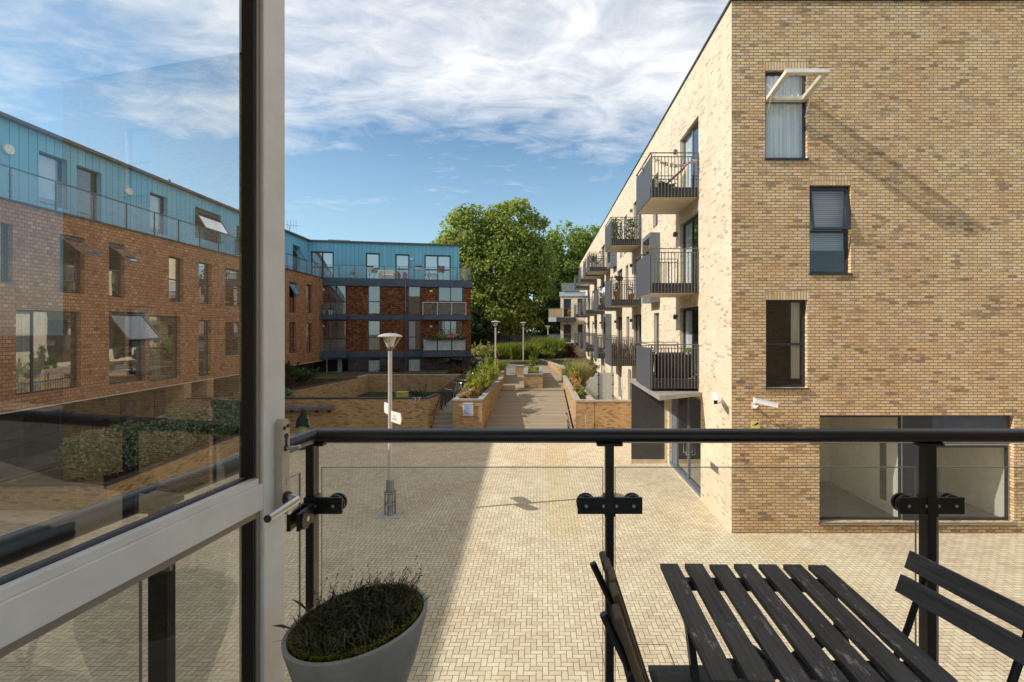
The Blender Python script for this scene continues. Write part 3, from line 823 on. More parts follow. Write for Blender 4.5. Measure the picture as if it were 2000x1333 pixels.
W0_ = [(W2_[1][0], W2_[1][1], -4.0, -2.62), (W2_[2][0], W2_[2][1], -4.0, -2.62), (W2_[3][0], W2_[3][1], -4.9, -2.62)]
wall(WG, lb, 0, WL, -2.54, ZT - .6, W2_ + W1_, .14, m_shingle, 'wing_wall')
oDK = (-1.0, W2_[0][1] + .2, -5.2, -2.62)
wall(WG, lb, -1.2, WL, GZ, -2.54, W0_ + [oDK], .14, m_darkbrick, 'wing_ground_floor')
for k, o in enumerate(W2_ + W1_):
    kk = k % 4
    zt = (o[2] + o[3]) / 2 - .15
    back = None
    if k in (5,): back = [('curtain', o[0] + .07, o[1] - .07, o[2] + .07, o[3] - .07, m_curtain_c)]
    if k in (6,): back = [('curtain', o[0] + .07, o[0] + .6, o[2] + .07, o[3] - .07, m_curtain)]
    window(WG, lb, *o, rd=.12, fw=.08, mull=((o[0] + o[1]) / 2,) if kk in (0, 3) else (), trans=(zt,) if kk != 0 else (), gm=m_glass_wing, fm=m_slate, rm=m_roomdark if k % 2 else m_roommid, depth=1.0, back=back)
for k, o in enumerate(W0_):
    window(WG, lb, *o, rd=.1, fw=.08, gm=m_glass_far, fm=m_slate, depth=1.0, back=[('curtain', o[0] + .08, o[1] - .08, o[2] + .08, o[3] - .2, m_curtain)] if k < 2 else None)
b = MB(WG); frame_bars(b, *oDK, .35, .1, .06, mull=(oDK[0] + 1.2, oDK[0] + 2.2)); b.box(oDK[0] + 2.1, oDK[0] + 2.45, .2, .34, oDK[2], oDK[3]); b.build('entrance', M_plain('entrance_frame', (.20, .25, .29), .5, .1), lb)
room(WG, lb, *oDK, .42, 1.6, m_roomdark)
# slate-blue bands, spandrels over and under the windows
b = MB(WG)
b.box(-.1, WL + .1, -.16, 1.2, ZT - .6, ZT + .02)
b.box(-.1, WL + .03, -.05, .05, Z2 - .38, Z2); b.box(-.1, WL + .03, -.05, .05, Z3 - .48, Z3)
for o in W2_: b.box(o[0] - .12, o[1] + .12, -.02, .03, o[3] + .001, ZT - .6)
for o in W1_: b.box(o[0] - .12, o[1] + .12, -.02, .03, o[3] + .001, Z2 - .38)
b.build('bands', m_slate, lb)
terrace_rail(WG, .05, WL, -.08, 10)
u = WG.u(793)
b = MB(WG); b.tube((u, -.22, -3.9), (u, -.22, ZT - .05), .055, 8); b.build('downpipe', M_plain('downpipe_paint', (.06, .08, .13), .5), lb)
# the wing's three projecting balconies
def wing_balcony(x0, x1, z, style):
    a, c = WG.u(x0, -.7), WG.u(x1, -.7)
    b = MB(WG); b.box(a, c, -.75, .0, z - (.38 if z > 0 else .48) + .004, z + .02); sl = b.build('balcony', m_slate, lb)
    b = MB(WG); n = max(2, int((c - a) / 1.1))
    for i in range(n + 1):
        u = a + (c - a) * i / n; b.box(u - .02, u + .02, -.72, -.68, z, z + 1.1)
    b.box(a, c, -.73, -.67, z + 1.1, z + 1.14)
    for u in (a, c): b.box(u - .02, u + .02, -.7, 0, z + 1.1, z + 1.14)
    b.build('railing', m_white if style == 'white' else m_dark, sl)
    b = MB(WG)
    for i in range(n): b.quad((a + (c - a) * i / n + .05, -.715, z + .08), (a + (c - a) * (i + 1) / n - .05, -.715, z + .08), (a + (c - a) * (i + 1) / n - .05, -.715, z + 1.02), (a + (c - a) * i / n + .05, -.715, z + 1.02))
    b.build('glass', m_frost_grey if style == 'frost' else m_glass_terr, sl)
wing_balcony(826, 910, Z2, 'white'); wing_balcony(826, 910, Z3, 'frost')
wing_balcony(614, 677, Z2, 'dark'); wing_balcony(614, 677, Z3, 'dark')
for px, py in ((631, 566), (842, 569), (631, 637), (842, 638)):
    u, z = WG.uz(px, py); b = MB(WG); b.box(u - .11, u + .11, -.12, -.001, z - .07, z + .07); b.build('wall_lamp', m_white, lb)
u, z = WG.uz(804, 507, SBW); b = MB(WG); b.box(u - .13, u + .13, SBW - .14, SBW - .001, z - .08, z + .08); b.build('wall_lamp', m_white, lb)
b = MB(WG); b.quad((WL, 0, GZ), (WL, 4, GZ), (WL, 4, ZT), (WL, 0, ZT)); b.build('wing_end_wall', m_shingle, lb)
b = MB(WG); a, c = WG.u(643, 3), WG.u(685, 3); b.box(a, c, 2.5, 3.5, ZR + .05, ZR + .35); b.box(a, a + .1, 2.5, 2.6, ZR, ZR + .05); b.box(c - .1, c, 2.5, 2.6, ZR, ZR + .05); b.build('rooflight', m_frost_grey, lb)
b = MB(L); u = L.u(565, SB + 1); z0_ = ZR
b.tube((u, SB + 1, z0_), (u, SB + 1, z0_ + 1.0), .02, 5); b.tube((u - .1, SB + .2, z0_ + .9), (u + .1, SB + 1.9, z0_ + 1.1), .015, 4)
for i in range(6): b.tube((u - .1 + i * .03, SB + .4 + i * .25, z0_ + .6 + i * .03), (u - .1 + i * .03, SB + .4 + i * .25, z0_ + 1.4), .01, 4)
b.build('aerial', m_dark, lb)
b = MB(L); u = L.u(331, SB + 1); b.tube((u, SB + 1, ZR), (u, SB + 1, ZR + .6), .06, 6); b.build('vent_pipe', m_rail, lb)

# ================================================================== our own building, behind and beside the balcony
OF = F(0, .52, PI)
ob = thing('apartment_building', 'buff brick building whose wide doorway opens on to the balcony, behind the camera', 'apartment building', (0, .52, GZ))
wall(OF, ob, -3.5, 3.6, GZ, 4.6, [(-1.75, .93, -1.46, 1.1)], .3, m_brick, 'wall')
wall(OF, ob, -19, -3.5, GZ, 1.7, [], .3, m_brick, 'low_wall')  # unseen stretch added for window reflections, kept low to let skylight past
b = MB(world=True)
b.box(-7.5, -3.6, .52, 1.32, GZ, 5.3)
b.build('sun_block', m_brick, ob)  # unseen block added beside the balcony to keep the sun off it
# the room behind the camera: pale floor, ceiling and side walls; far side left open to light the balcony
b = MB(world=True); b.box(-.93, 1.75, -4.2, .52, -1.52, -1.46); b.box(-2.3, -.931, -4.2, .2, -1.52, -1.46); b.box(1.751, 3.3, -4.2, .2, -1.52, -1.46); b.box(-2.3, -2.2, -4.2, .2, -1.459, 1.3); b.box(3.2, 3.3, -4.2, .2, -1.459, 1.3); b.box(-2.3, 3.3, -4.2, .21, 1.3, 1.4)
b.build('room', M_plain('white_room', (.82, .80, .76), .9, 0, .03), ob)
b = MB(world=True); frame_bars_w = [(-2.2, -2.13), (.45, .55), (3.13, 3.2)]
for x0, x1 in frame_bars_w: b.box(x0, x1, -4.2, -4.12, -1.459, 1.299)
b.build('open_rear_frame', m_frame, ob)
b = MB(world=True); b.box(-7.5, 3.5, -4.3, .21, 4.6, 4.7); b.box(3.5, 3.8, -4.3, .5, GZ, 4.6); b.build('roof', m_coping, ob)
b = MB(world=True); b.box(-1.15, 2.62, .53, 1.80, -1.66, -1.50); b.build('balcony_slab', M_plain('pale_balcony_floor', (.55, .52, .47), .85), ob)
# ================================================================== GROUND
m_pave = M_paving()
m_earth = M_plain('earth', (.13, .10, .055), .95, 0, .3, 2.5, .2, .8)
m_lawn = M_plain('lawn_grass', (.045, .06, .025), .95, 0, .3, 7, .2, 1.0)
m_deck = M_planks('timber_deck', .145, 1, (.25, .19, .125), (.36, .285, .195), (.13, .10, .065), .05, .8)
m_path = M_plain('concrete_path', (.27, .24, .20), .9, 0, .15, 3)
m_step = M_plain('stone_steps', (.34, .30, .24), .9, 0, .12, 6)
b = MB(world=True); b.quad((-60, -14, GZ), (60, -14, GZ), (60, 24.6, GZ), (-60, 24.6, GZ)); struct(b.build('paved_courtyard', m_pave))
b = MB(world=True); b.quad((-400, -300, GZ - .03), (400, -300, GZ - .03), (400, 500, GZ - .03), (-400, 500, GZ - .03)); struct(b.build('ground', m_earth))
def slab(name, m, pts, z, zb=GZ):
    """raised piece of ground: pts anticlockwise (x, y[, z])"""
    top = [(p[0], p[1], p[2] if len(p) > 2 else z) for p in pts]
    n = len(top); b = MB(world=True)
    b.poly(top)
    for i in range(n):
        p, q = top[i], top[(i + 1) % n]
        b.quad((p[0], p[1], zb), (q[0], q[1], zb), q, p)
    return struct(b.build(name, m))
slab('lower_garden', m_lawn, [(-30, 24.85), (-5.95, 24.85), (-5.95, 36.2), (-30, 36.2)], -4.75)
slab('terrace_ground', m_earth, [(-30, 36.5), (-4.7, 36.5), (-4.7, 60), (-30, 60)], -3.80)
slab('garden_path', m_path, [(-5.55, 25.95, -4.43), (-4.60, 25.95, -4.43), (-4.60, 37, -4.15), (-5.55, 37, -4.15)], 0)
slab('ramp', m_deck, [(-3.0, 24.4, GZ + .012), (1.5, 24.4, GZ + .012), (1.42, 33.8, -4.36), (-3.0, 33.8, -4.36)], 0, GZ - .02)
slab('ramp_landing', m_deck, [(-3.0, 33.83, -4.30), (1.42, 33.83, -4.30), (1.5, 34.6, -4.30), (-3.0, 34.6, -4.30)], 0)
slab('upper_ramp', m_deck, [(-2.85, 34.62, -4.302), (1.5, 34.62, -4.302), (1.9, 46, -3.45), (-4.2, 46, -3.45)], 0)
slab('planted_ground', m_earth, [(-9, 46.02), (7, 46.02), (20, 140), (-40, 140)], -3.40)
slab('side_terrace', m_path, [(2.55, 24.85), (4.82, 24.85), (4.82, 46), (2.2, 46)], -4.62)
st = MB(world=True)
for i in range(5):
    st.box(-5.62, -4.58, 24.62 + i * .28, 25.94, GZ + i * .17 + (.002 if i else -.01), GZ + (i + 1) * .17 - (.002 if i == 4 else 0))
struct(st.build('garden_steps', m_step, bevel=.012))

# ------------------------------------------------------------------ garden walls and brick planters
def brickwall(name, label, pts, zt, zb, th=.24, cop=m_stone, group=None, m=None, proud=.03, cat='garden wall', ch=.06):
    """wall along a line of (x,y[,ztop]) points, coping on top"""
    c0 = pts[0]
    o = thing(name, label, cat, (c0[0], c0[1], zb), 0, group)
    b = MB(world=True); c = MB(world=True)
    n = len(pts); P2 = [np.array(p[:2], float) for p in pts]
    ZT_ = [p[2] if len(p) > 2 else zt for p in pts]
    nr = []
    for i in range(n):
        a = P2[i] - P2[i - 1] if i else P2[1] - P2[0]
        d = P2[i + 1] - P2[i] if i < n - 1 else P2[-1] - P2[-2]
        a, d = a / np.linalg.norm(a), d / np.linalg.norm(d)
        t = a + d; t /= np.linalg.norm(t); nn = np.array((-t[1], t[0])); nr.append(nn / max(.35, abs(t @ a)))
    def strip(mb, h, e, z0f, z1f):
        for i in range(n - 1):
            q = []
            for k in (i, i + 1):
                ext = np.zeros(2)
                if e:
                    if k == 0: ext = (P2[0] - P2[1]) / np.linalg.norm(P2[0] - P2[1]) * e
                    if k == n - 1: ext = (P2[-1] - P2[-2]) / np.linalg.norm(P2[-1] - P2[-2]) * e
                for s_ in (1, -1):
                    p = P2[k] + nr[k] * h * s_ + ext
                    q.append((p[0], p[1], z0f(k))); q.append((p[0], p[1], z1f(k)))
            # q: k0 left(b,t) k0 right(b,t) k1 left k1 right
            f = [(2, 6, 7, 3), (4, 0, 1, 5), (1, 3, 7, 5), (0, 4, 6, 2)]
            if i == 0: f.append((0, 2, 3, 1))
            if i == n - 2: f.append((6, 4, 5, 7))
            mb.add(q, f)
    strip(b, th / 2, 0, lambda k: zb, lambda k: ZT_[k] - ch)
    strip(c, th / 2 + proud, proud, lambda k: ZT_[k] - ch + .001, lambda k: ZT_[k])
    b.build('brickwork', m or m_brick_low, o); c.build('coping', cop, o)
    return o
def planter(name, label, pts, zt, zb=GZ, th=.24, cop=m_stone_grey, m=None, soil=-.12, cat='brick planter', ch=.09):
    """closed brick box with coping ring and soil; pts anticlockwise"""
    cx = sum(p[0] for p in pts) / len(pts); cy = sum(p[1] for p in pts) / len(pts)
    o = thing(name, label, cat, (cx, cy, zb))
    P2 = [np.array(p, float) for p in pts]; n = len(P2)
    def inset(h):
        r = []
        for i in range(n):
            a = P2[i] - P2[i - 1]; d = P2[(i + 1) % n] - P2[i]
            a, d = a / np.linalg.norm(a), d / np.linalg.norm(d)
            na, nd = np.array((-a[1], a[0])), np.array((-d[1], d[0]))
            mm = na + nd; mm = mm / (mm @ na); r.append(P2[i] + mm * h)
        return r
    b = MB(world=True); I = inset(th)
    for i in range(n):
        j = (i + 1) % n; p, q, pi, qi = P2[i], P2[j], I[i], I[j]
        b.quad((*p, zb), (*q, zb), (*q, zt - ch), (*p, zt - ch)); b.quad((*qi, zb), (*pi, zb), (*pi, zt - ch), (*qi, zt - ch))
    b.build('brickwork', m or m_brick_low, o)
    c = MB(world=True); A = inset(-.035); B_ = inset(th + .02)
    for i in range(n):
        j = (i + 1) % n
        c.quad((*A[i], zt), (*A[j], zt), (*B_[j], zt), (*B_[i], zt)); c.quad((*A[i], zt - ch), (*A[j], zt - ch), (*A[j], zt), (*A[i], zt))
        c.quad((*B_[j], zt - ch), (*B_[i], zt - ch), (*B_[i], zt), (*B_[j], zt)); c.quad((*A[j], zt - ch + .001), (*A[i], zt - ch + .001), (*B_[i], zt - ch + .001), (*B_[j], zt - ch + .001))
    c.build('coping', cop, o)
    s_ = MB(world=True); s_.poly([(*p, zt + soil) for p in inset(th + .001)]); s_.build('soil', m_soil, o)
    return o
brickwall('garden_wall', 'long brown brick wall at the back of the courtyard, left of the steps, with numerals on it', [(-18, 24.7), (-5.9, 24.7), (-5.62, 26.2)], -3.52, GZ, .3, m_coping, proud=.01)
brickwall('ramp_wall', 'sunlit orange brick wall rising slantwise in the lower garden under the shingle building', [(-15.5, 26.8, -3.72), (-12.95, 34.0, -3.42)], 0, -4.8, .3, m_coping, proud=.01)
brickwall('terrace_wall', 'low brick retaining wall in front of the ground-floor windows of the far wing', [(-13.1, 34.4), (-13.0, 36.3), (-4.75, 36.3)], -3.48, -4.8, .3, m_stone, proud=.01)
planter('brick_planter', 'long brick planter of golden shrubs between the steps and the deck ramp', [(-4.52, 24.5), (-3.05, 24.5), (-2.9, 35.6), (-3.95, 35.6)], -3.58)
planter('brick_planter', 'short brick planter behind the long golden one, beside the lamp post', [(-4.6, 36.2), (-2.95, 36.2), (-3.0, 40), (-5.0, 40)], -3.26)
planter('brick_planter', 'square-fronted brick planter in the middle of the deck ramp', [(-1.36, 34.66), (-.03, 34.66), (-.15, 41), (-1.5, 41)], -3.27)
planter('brick_planter', 'narrow pale brick planter along the right edge of the ramp', [(1.62, 24.5), (2.55, 24.5), (2.15, 37.6), (1.48, 37.6)], -3.62, cop=m_stone)
brickwall('courtyard_wall', 'short brick wall joining the narrow planter to the entrance screen', [(2.58, 24.62), (4.78, 24.62)], -3.64, GZ, .24, m_stone)
brickwall('curved_wall', 'slanting brick wall at the right of the upper ramp below red shrubs', [(-.3, 49), (.5, 45.5), (1.75, 39.2), (1.55, 37.8)], -3.15, GZ, .26, m_stone)
brickwall('brick_pier', 'orange brick pier at the end of the grey slatted store', [(-2.25, 40.2), (-1.62, 40.2)], -3.1, -4.2, .5, m_stone, cat='brick pier')
sb = thing('slatted_store', 'grey slatted timber bin store beside the brick pier on the ramp', 'bin store', (-2.9, 41, -4.2))
b = MB(world=True)
for i in range(7): b.obox((-2.72, 40.85, -4.05 + i * .16), (.48, -.6, 0), (.012, .012, 0), (0, 0, .06))
b.build('slats', M_plain('grey_slat', (.16, .16, .17), .7), sb)
b = MB(world=True); b.box(-3.26, -3.18, 41.4, 41.48, -4.3, -2.96); b.box(-2.29, -2.21, 40.2, 40.28, -4.3, -3.0); b.build('post', m_stone_grey, sb)
fs = thing('frosted_screen', 'frosted glass privacy screen with clipped corner below the first-floor balconies', 'glass screen', (3.4, 30, -4.62))
b = MB(world=True)
b.poly([(2.45, 30, -4.5), (3.36, 30, -4.5), (3.36, 30, -2.75), (3.28, 30, -2.75), (2.75, 30, -3.35), (2.45, 30, -3.9)]); b.quad((3.39, 30, -4.5), (4.25, 30, -4.5), (4.25, 30, -2.76), (3.39, 30, -2.76))
b.build('pane', m_frost, fs)
b = MB(world=True); b.box(3.355, 3.395, 29.95, 30.05, -4.62, -2.7); b.box(4.25, 4.29, 29.97, 30.03, -4.62, -2.74)
for z in (-4.2, -3.5, -2.95): b.box(3.31, 3.44, 29.94, 29.97, z, z + .06); b.box(4.19, 4.3, 29.94, 29.97, z, z + .06)
b.build('post', m_dark, fs)
fe = thing('dark_fence', 'dark close-boarded fence under the trees behind the planting', 'fence', (-1, 60, -3.4))
b = MB(world=True)
for i in range(60): b.box(-9 + i * .2, -8.81 + i * .2, 60, 60.03, -3.4, -.95 + .02 * (i % 3))
b.build('boards', M_plain('fence_board', (.012, .012, .014), .8), fe)
b = MB(world=True)
for i in range(7): b.box(-9 + i * 2, -8.9 + i * 2, 60.04, 60.14, -3.4, -.9)
b.build('posts', m_dark, fe)
# path railing
pr = thing('path_railing', 'dark metal railing along the garden path with bicycles leaning on it', 'railing', (-5.62, 26.2, -4.43))
b = MB(world=True)
for i in range(60):
    y = 26.3 + i * .17; z = -4.42 + .28 * (y - 26) / 11
    b.box(-5.70, -5.685, y, y + .02, z, z + .95)
b.path([(-5.69, 26.3, -3.46), (-5.69, 36.4, -3.2)], .025, 6); b.path([(-5.69, 26.3, -4.3), (-5.69, 36.4, -4.03)], .015, 6)
b.build('bars', m_dark, pr)
b = MB(world=True); b.path([(-5.68, 24.5, -4.4), (-5.55, 25.0, -4.35), (-5.44, 26.2, -3.55)], .022, 6); b.build('handrail', m_dark, pr)

# ================================================================== PLANTS
def quads(name, C, Nn, size, m, parent=None, kind=None, asp=.62, off=None):
    """many leaf-shaped faces: centres C, facing Nn, half length size"""
    n = len(C); size = np.broadcast_to(np.asarray(size, float), (n,))
    Nn = Nn / np.linalg.norm(Nn, axis=1, keepdims=True)
    r = rng.normal(size=(n, 3)); T = np.cross(Nn, r); T /= np.linalg.norm(T, axis=1, keepdims=True); B = np.cross(Nn, T)
    s = size[:, None]
    v = np.stack([C - T * s, C + B * s * asp + Nn * s * .12, C + T * s, C - B * s * asp + Nn * s * .12], 1).reshape(-1, 3)
    if off is not None: v = v - np.array(off)
    me = bpy.data.meshes.new(name)
    me.vertices.add(4 * n); me.vertices.foreach_set('co', v.astype(np.float32).ravel())
    me.loops.add(4 * n); me.loops.foreach_set('vertex_index', np.arange(4 * n, dtype=np.int32))
    me.polygons.add(n); me.polygons.foreach_set('loop_start', np.arange(0, 4 * n, 4, dtype=np.int32)); me.polygons.foreach_set('loop_total', np.full(n, 4, np.int32))
    me.update(calc_edges=True)
    me.materials.append(m)
    o = bpy.data.objects.new(name, me); COL.objects.link(o)
    if parent is not None: o.parent = parent
    return o
def blades(name, base, tip, w, m, parent=None, off=None):
    """grass blades: bent strips from base to tip"""
    n = len(base); d = tip - base
    side = np.cross(d, rng.normal(size=(n, 3))); side /= np.linalg.norm(side, axis=1, keepdims=True); side *= w
    mid = base + d * .55 + np.array((0, 0, 1)) * np.linalg.norm(d, axis=1, keepdims=True) * .12
    v = np.stack([base - side, base + side, mid + side * .8, tip, mid - side * .8], 1).reshape(-1, 3)
    if off is not None: v = v - np.array(off)
    me = bpy.data.meshes.new(name)
    me.vertices.add(5 * n); me.vertices.foreach_set('co', v.astype(np.float32).ravel())
    me.loops.add(5 * n); me.loops.foreach_set('vertex_index', np.arange(5 * n, dtype=np.int32))
    me.polygons.add(n); me.polygons.foreach_set('loop_start', np.arange(0, 5 * n, 5, dtype=np.int32)); me.polygons.foreach_set('loop_total', np.full(n, 5, np.int32))
    me.update(calc_edges=True); me.materials.append(m)
    o = bpy.data.objects.new(name, me); COL.objects.link(o)
    if parent is not None: o.parent = parent
    return o
def blob_pts(blobs, n, shell=.55):
    vol = np.array([b[3] * b[4] * b[5] for b in blobs]) ** .75
    k = rng.choice(len(blobs), n, p=vol / vol.sum())
    Bc = np.array(blobs)[k]
    d = rng.normal(size=(n, 3)); d /= np.linalg.norm(d, axis=1, keepdims=True)
    r = shell + (1 - shell) * rng.random((n, 1)) ** .6
    C = Bc[:, :3] + d * Bc[:, 3:6] * r
    nn = d * .7 + rng.normal(size=(n, 3)) * .55 + np.array((0, 0, .35))
    return C, nn
G_TREE = [(.065, .105, .032), (.145, .20, .052), (.24, .285, .07), (.33, .35, .09), (.43, .40, .11)]
G_TREE2 = [(.07, .12, .038), (.155, .225, .06), (.26, .32, .085), (.35, .39, .11)]
m_leafA = M_leaf('plane_leaves', G_TREE, .5); m_leafB = M_leaf('lime_leaves', G_TREE2, .5)
m_leafD = M_leaf('dark_leaves', [(.010, .020, .007), (.022, .040, .012), (.045, .065, .018)])
m_bark = M_plain('bark', (.085, .062, .045), .9, 0, .3, 4, .2, .8)
def tree(label, base, h, crown, ntot, size, m, sub=24, trunk=.45, seed=1, group='trees beyond the garden fence', name='tree'):
    """crown: list of big ellipsoids (dx,dy,z,rx,ry,rz) relative to base"""
    rg = np.random.default_rng(seed)
    o = thing(name, label, 'tree', base, 0, group)
    small = []
    for (dx, dy, z, rx, ry, rz) in crown:
        for i in range(sub):
            d = rg.normal(size=3); d /= np.linalg.norm(d); rr = rg.uniform(.55, 1.02)
            q = rg.uniform(.20, .36)
            small.append((dx + d[0] * rx * rr, dy + d[1] * ry * rr, z + d[2] * rz * rr, rx * q, ry * q, rz * q * .8))
        for i in range(sub // 5):
            d = rg.normal(size=3); d /= np.linalg.norm(d); q = rg.uniform(.07, .14)
            small.append((dx + d[0] * rx * 1.12, dy + d[1] * ry * 1.12, z + d[2] * rz * 1.12, rx * q, ry * q, rz * q))
    C, nn = blob_pts(small, int(ntot * .72), .35); C2, nn2 = blob_pts(crown, ntot - len(C), .72); C = np.concatenate([C, C2 + rng.normal(0, .25, C2.shape)]); nn = np.concatenate([nn, nn2])
    quads('crown', C, nn, rng.uniform(.6, 1.25, ntot) * size, m, o)
    b = MB()
    b.path([(0, 0, -.3), (.1, 0, h * .2), (-.1, .1, h * .45), (.1, 0, h * .75)], trunk, 10, r1=trunk * .3)
    for i in range(9):
        s_ = small[rg.integers(len(small))]; z0 = h * rg.uniform(.18, .5)
        b.path([(0, 0, z0), (s_[0] * .45, s_[1] * .45, (z0 + s_[2]) / 2 + .4), (s_[0] * .9, s_[1] * .9, s_[2])], trunk * .38, 6, r1=trunk * .08)
    b.build('trunk', m_bark, o)
    return o
gz = -3.4
tree('huge rounded plane tree with sunlit yellow-green crown in the centre of the view', (-7.3, 68, gz), 18,
     [(-1.6, 0, 15.6, 5.6, 5, 4.4), (2.6, 0, 15.8, 5.2, 5, 4.6), (-4.6, 0, 12.2, 4.6, 4.5, 4.0), (4.6, 0, 12.4, 4.4, 5, 4.6), (0, -2, 11.5, 6.0, 4, 5.0), (-3.4, -1, 8.0, 4.8, 4, 4.2), (3.6, -1, 7.6, 5.2, 4, 4.4), (.2, -2, 5.6, 5.6, 4, 3.6), (4.8, 0, 4.2, 4.0, 4, 3.0), (-4.0, -1, 4.2, 4.0, 4, 3.2)], 70000, .24, m_leafA, 34, .8, 3)
tree('lighter green tree behind the big plane tree, next to the long block roofline', (3.4, 78, gz + 2.4), 16,
     [(.4, 0, 13.0, 4.2, 4, 4.4), (4.2, 0, 12.8, 4.0, 4, 4.4), (-1.6, 0, 8.8, 4.4, 4, 4.6), (3.0, 0, 7.4, 5.0, 4, 4.6), (.5, -1, 3.8, 4.8, 4, 3.6)], 36000, .24, m_leafB, 28, .5, 5)
tree('small dark under-storey tree at the left foot of the plane tree', (-8.6, 58, gz), 6,
     [(0, 0, 4.0, 2.2, 2, 2.0), (-1.2, 0, 2.0, 2.4, 2, 1.6), (1.2, 0, 2.6, 1.6, 1.5, 1.6)], 5000, .2, m_leafD, 16, .25, 8)
tree('dark tree in the gap below the lighter green crown', (1.5, 66, gz), 8,
     [(0, 0, 4.6, 2.6, 2, 2.6), (2.2, 0, 3.0, 2.4, 2, 2.2)], 5000, .22, m_leafD, 16, .25, 9)
tree('distant tree top showing just above the blue roof of the far wing', (-33, 72, gz), 11,
     [(0, 0, 13.0, 2.6, 2, 1.4), (4.5, 0, 12.6, 2.4, 2, 1.2)], 2600, .25, m_leafB, 14, .3, 10)
# pink-brown trunk seen beside the wing
def bush(label, c, blobs, n, size, m, name='shrub', cat='shrub', group=None, stems=True, asp=.62, shell=.3):
    o = thing(name, label, cat, c, 0, group)
    sub = []
    for (x, y, z, rx, ry, rz) in blobs:      # each mass breaks up into uneven tufts and a few shoots
        for q in range(9):
            d = rng.normal(size=3); d /= np.linalg.norm(d); d[2] = abs(d[2]) * 1.15 - .15; k = rng.uniform(.28, .55); rr = rng.uniform(.5, 1.0)
            sub.append((x + d[0] * rx * rr, y + d[1] * ry * rr, z + d[2] * rz * rr, rx * k, ry * k, rz * k))
        if cat != 'hedge':
            for q in range(7):
                sub.append((x + rng.uniform(-1, 1) * rx, y + rng.uniform(-1, 1) * ry, z + rz * rng.uniform(.8, 1.5), rx * .10, ry * .10, rz * rng.uniform(.3, .6)))
    n = int(n * 1.35)
    C, nn = blob_pts(sub, n, .0) if cat != 'hedge' else blob_pts(blobs, n, .55)
    quads('foliage', C, nn, rng.uniform(.6, 1.3, n) * size, m, o, asp=asp)
    if stems:
        b = MB()
        for bl in blobs[:8]: b.path([(bl[0] * .3, bl[1] * .3, -.1), (bl[0] * .8, bl[1] * .8, bl[2])], .02, 5, r1=.008)
        b.build('stems', m_bark, o)
    return o
def grassclump(label, c, rx, ry, h, n, m, w=.012, name='grass_clump', cat='ornamental grass', group=None, spread=.35):
    o = thing(name, label, cat, c, 0, group)
    base = np.stack([rng.uniform(-rx, rx, n), rng.uniform(-ry, ry, n), np.zeros(n)], 1)
    hh = h * rng.uniform(.55, 1.1, n)
    tip = base + np.stack([rng.normal(0, spread * h, n), rng.normal(0, spread * h, n), hh], 1)
    blades('blades', base, tip, w, m, o)
    return o
Y1 = M_leaf('golden_leaves', [(.14, .15, .02), (.26, .27, .035), (.36, .34, .05), (.42, .36, .09)], .4)
Y2 = M_leaf('yellow_green_leaves', [(.07, .10, .015), (.15, .19, .03), (.25, .27, .05)], .4)
GR = M_leaf('mid_green_leaves', [(.025, .045, .014), (.055, .090, .024), (.10, .14, .04)])
GY = M_leaf('grey_green_leaves', [(.045, .065, .040), (.085, .115, .068), (.14, .17, .10)], .2)
OR = M_leaf('orange_flowers', [(.24, .12, .03), (.38, .22, .06), (.46, .33, .12)], .3)
RD = M_leaf('dark_red_leaves', [(.045, .012, .012), (.10, .022, .018), (.16, .05, .03)])
ST = M_leaf('straw_grass', [(.28, .24, .10), (.42, .37, .18), (.34, .34, .14)], .3)
GG = M_leaf('tall_grass_green', [(.08, .11, .02), (.17, .21, .035), (.30, .29, .06)], .4)
# long golden planter
zp = -3.68
bush('mound of orange-straw flowers at the front of the long golden planter', (-3.78, 25.4, zp), [(-.25, 0, .16, .36, .5, .3), (.2, .1, .18, .36, .5, .34)], 1300, .045, OR)
bush('bright yellow-green shrub in the middle of the long golden planter', (-3.55, 27.6, zp), [(0, 0, .4, .6, .9, .5), (.25, .5, .5, .45, .6, .5), (-.3, -.5, .3, .45, .6, .4)], 2400, .055, Y1)
bush('green bushy plant against the left coping of the long golden planter', (-3.95, 29.2, zp), [(0, 0, .5, .5, .9, .55), (.2, .6, .5, .5, .6, .5)], 2000, .06, Y2)
bush('golden shrub near the far end of the long planter', (-3.45, 31.0, zp), [(0, 0, .5, .55, 1.0, .6), (.1, .9, .6, .5, .8, .6)], 2200, .06, Y1)
bush('tall airy shrub standing above the long golden planter', (-3.6, 33.6, zp), [(0, 0, .7, .5, .7, .7), (-.2, .5, 1.1, .35, .4, .5), (.2, -.4, .4, .4, .4, .4)], 1500, .06, Y2)
bush('grey-green round bush beside the lamp post behind the golden planter', (-4.3, 37.4, -3.36), [(0, 0, .6, .6, .6, .55), (-.4, .2, .35, .4, .5, .4)], 1500, .06, GY)
grassclump('bright green grassy plant in the short planter', (-3.5, 38.0, -3.36), .5, .9, .75, 900, Y2, .014)
# centre planter
bush('leafy upright shrub in the middle ramp planter', (-.75, 36.8, -3.39), [(0, 0, .6, .4, .6, .5), (.1, .3, 1.1, .3, .4, .5), (-.1, .1, 1.6, .2, .3, .4)], 1300, .06, Y2)
bush('lime green low plant at the front of the middle ramp planter', (-.7, 35.3, -3.39), [(0, 0, .2, .38, .3, .25), (.2, .2, .3, .2, .3, .25)], 800, .05, Y1)
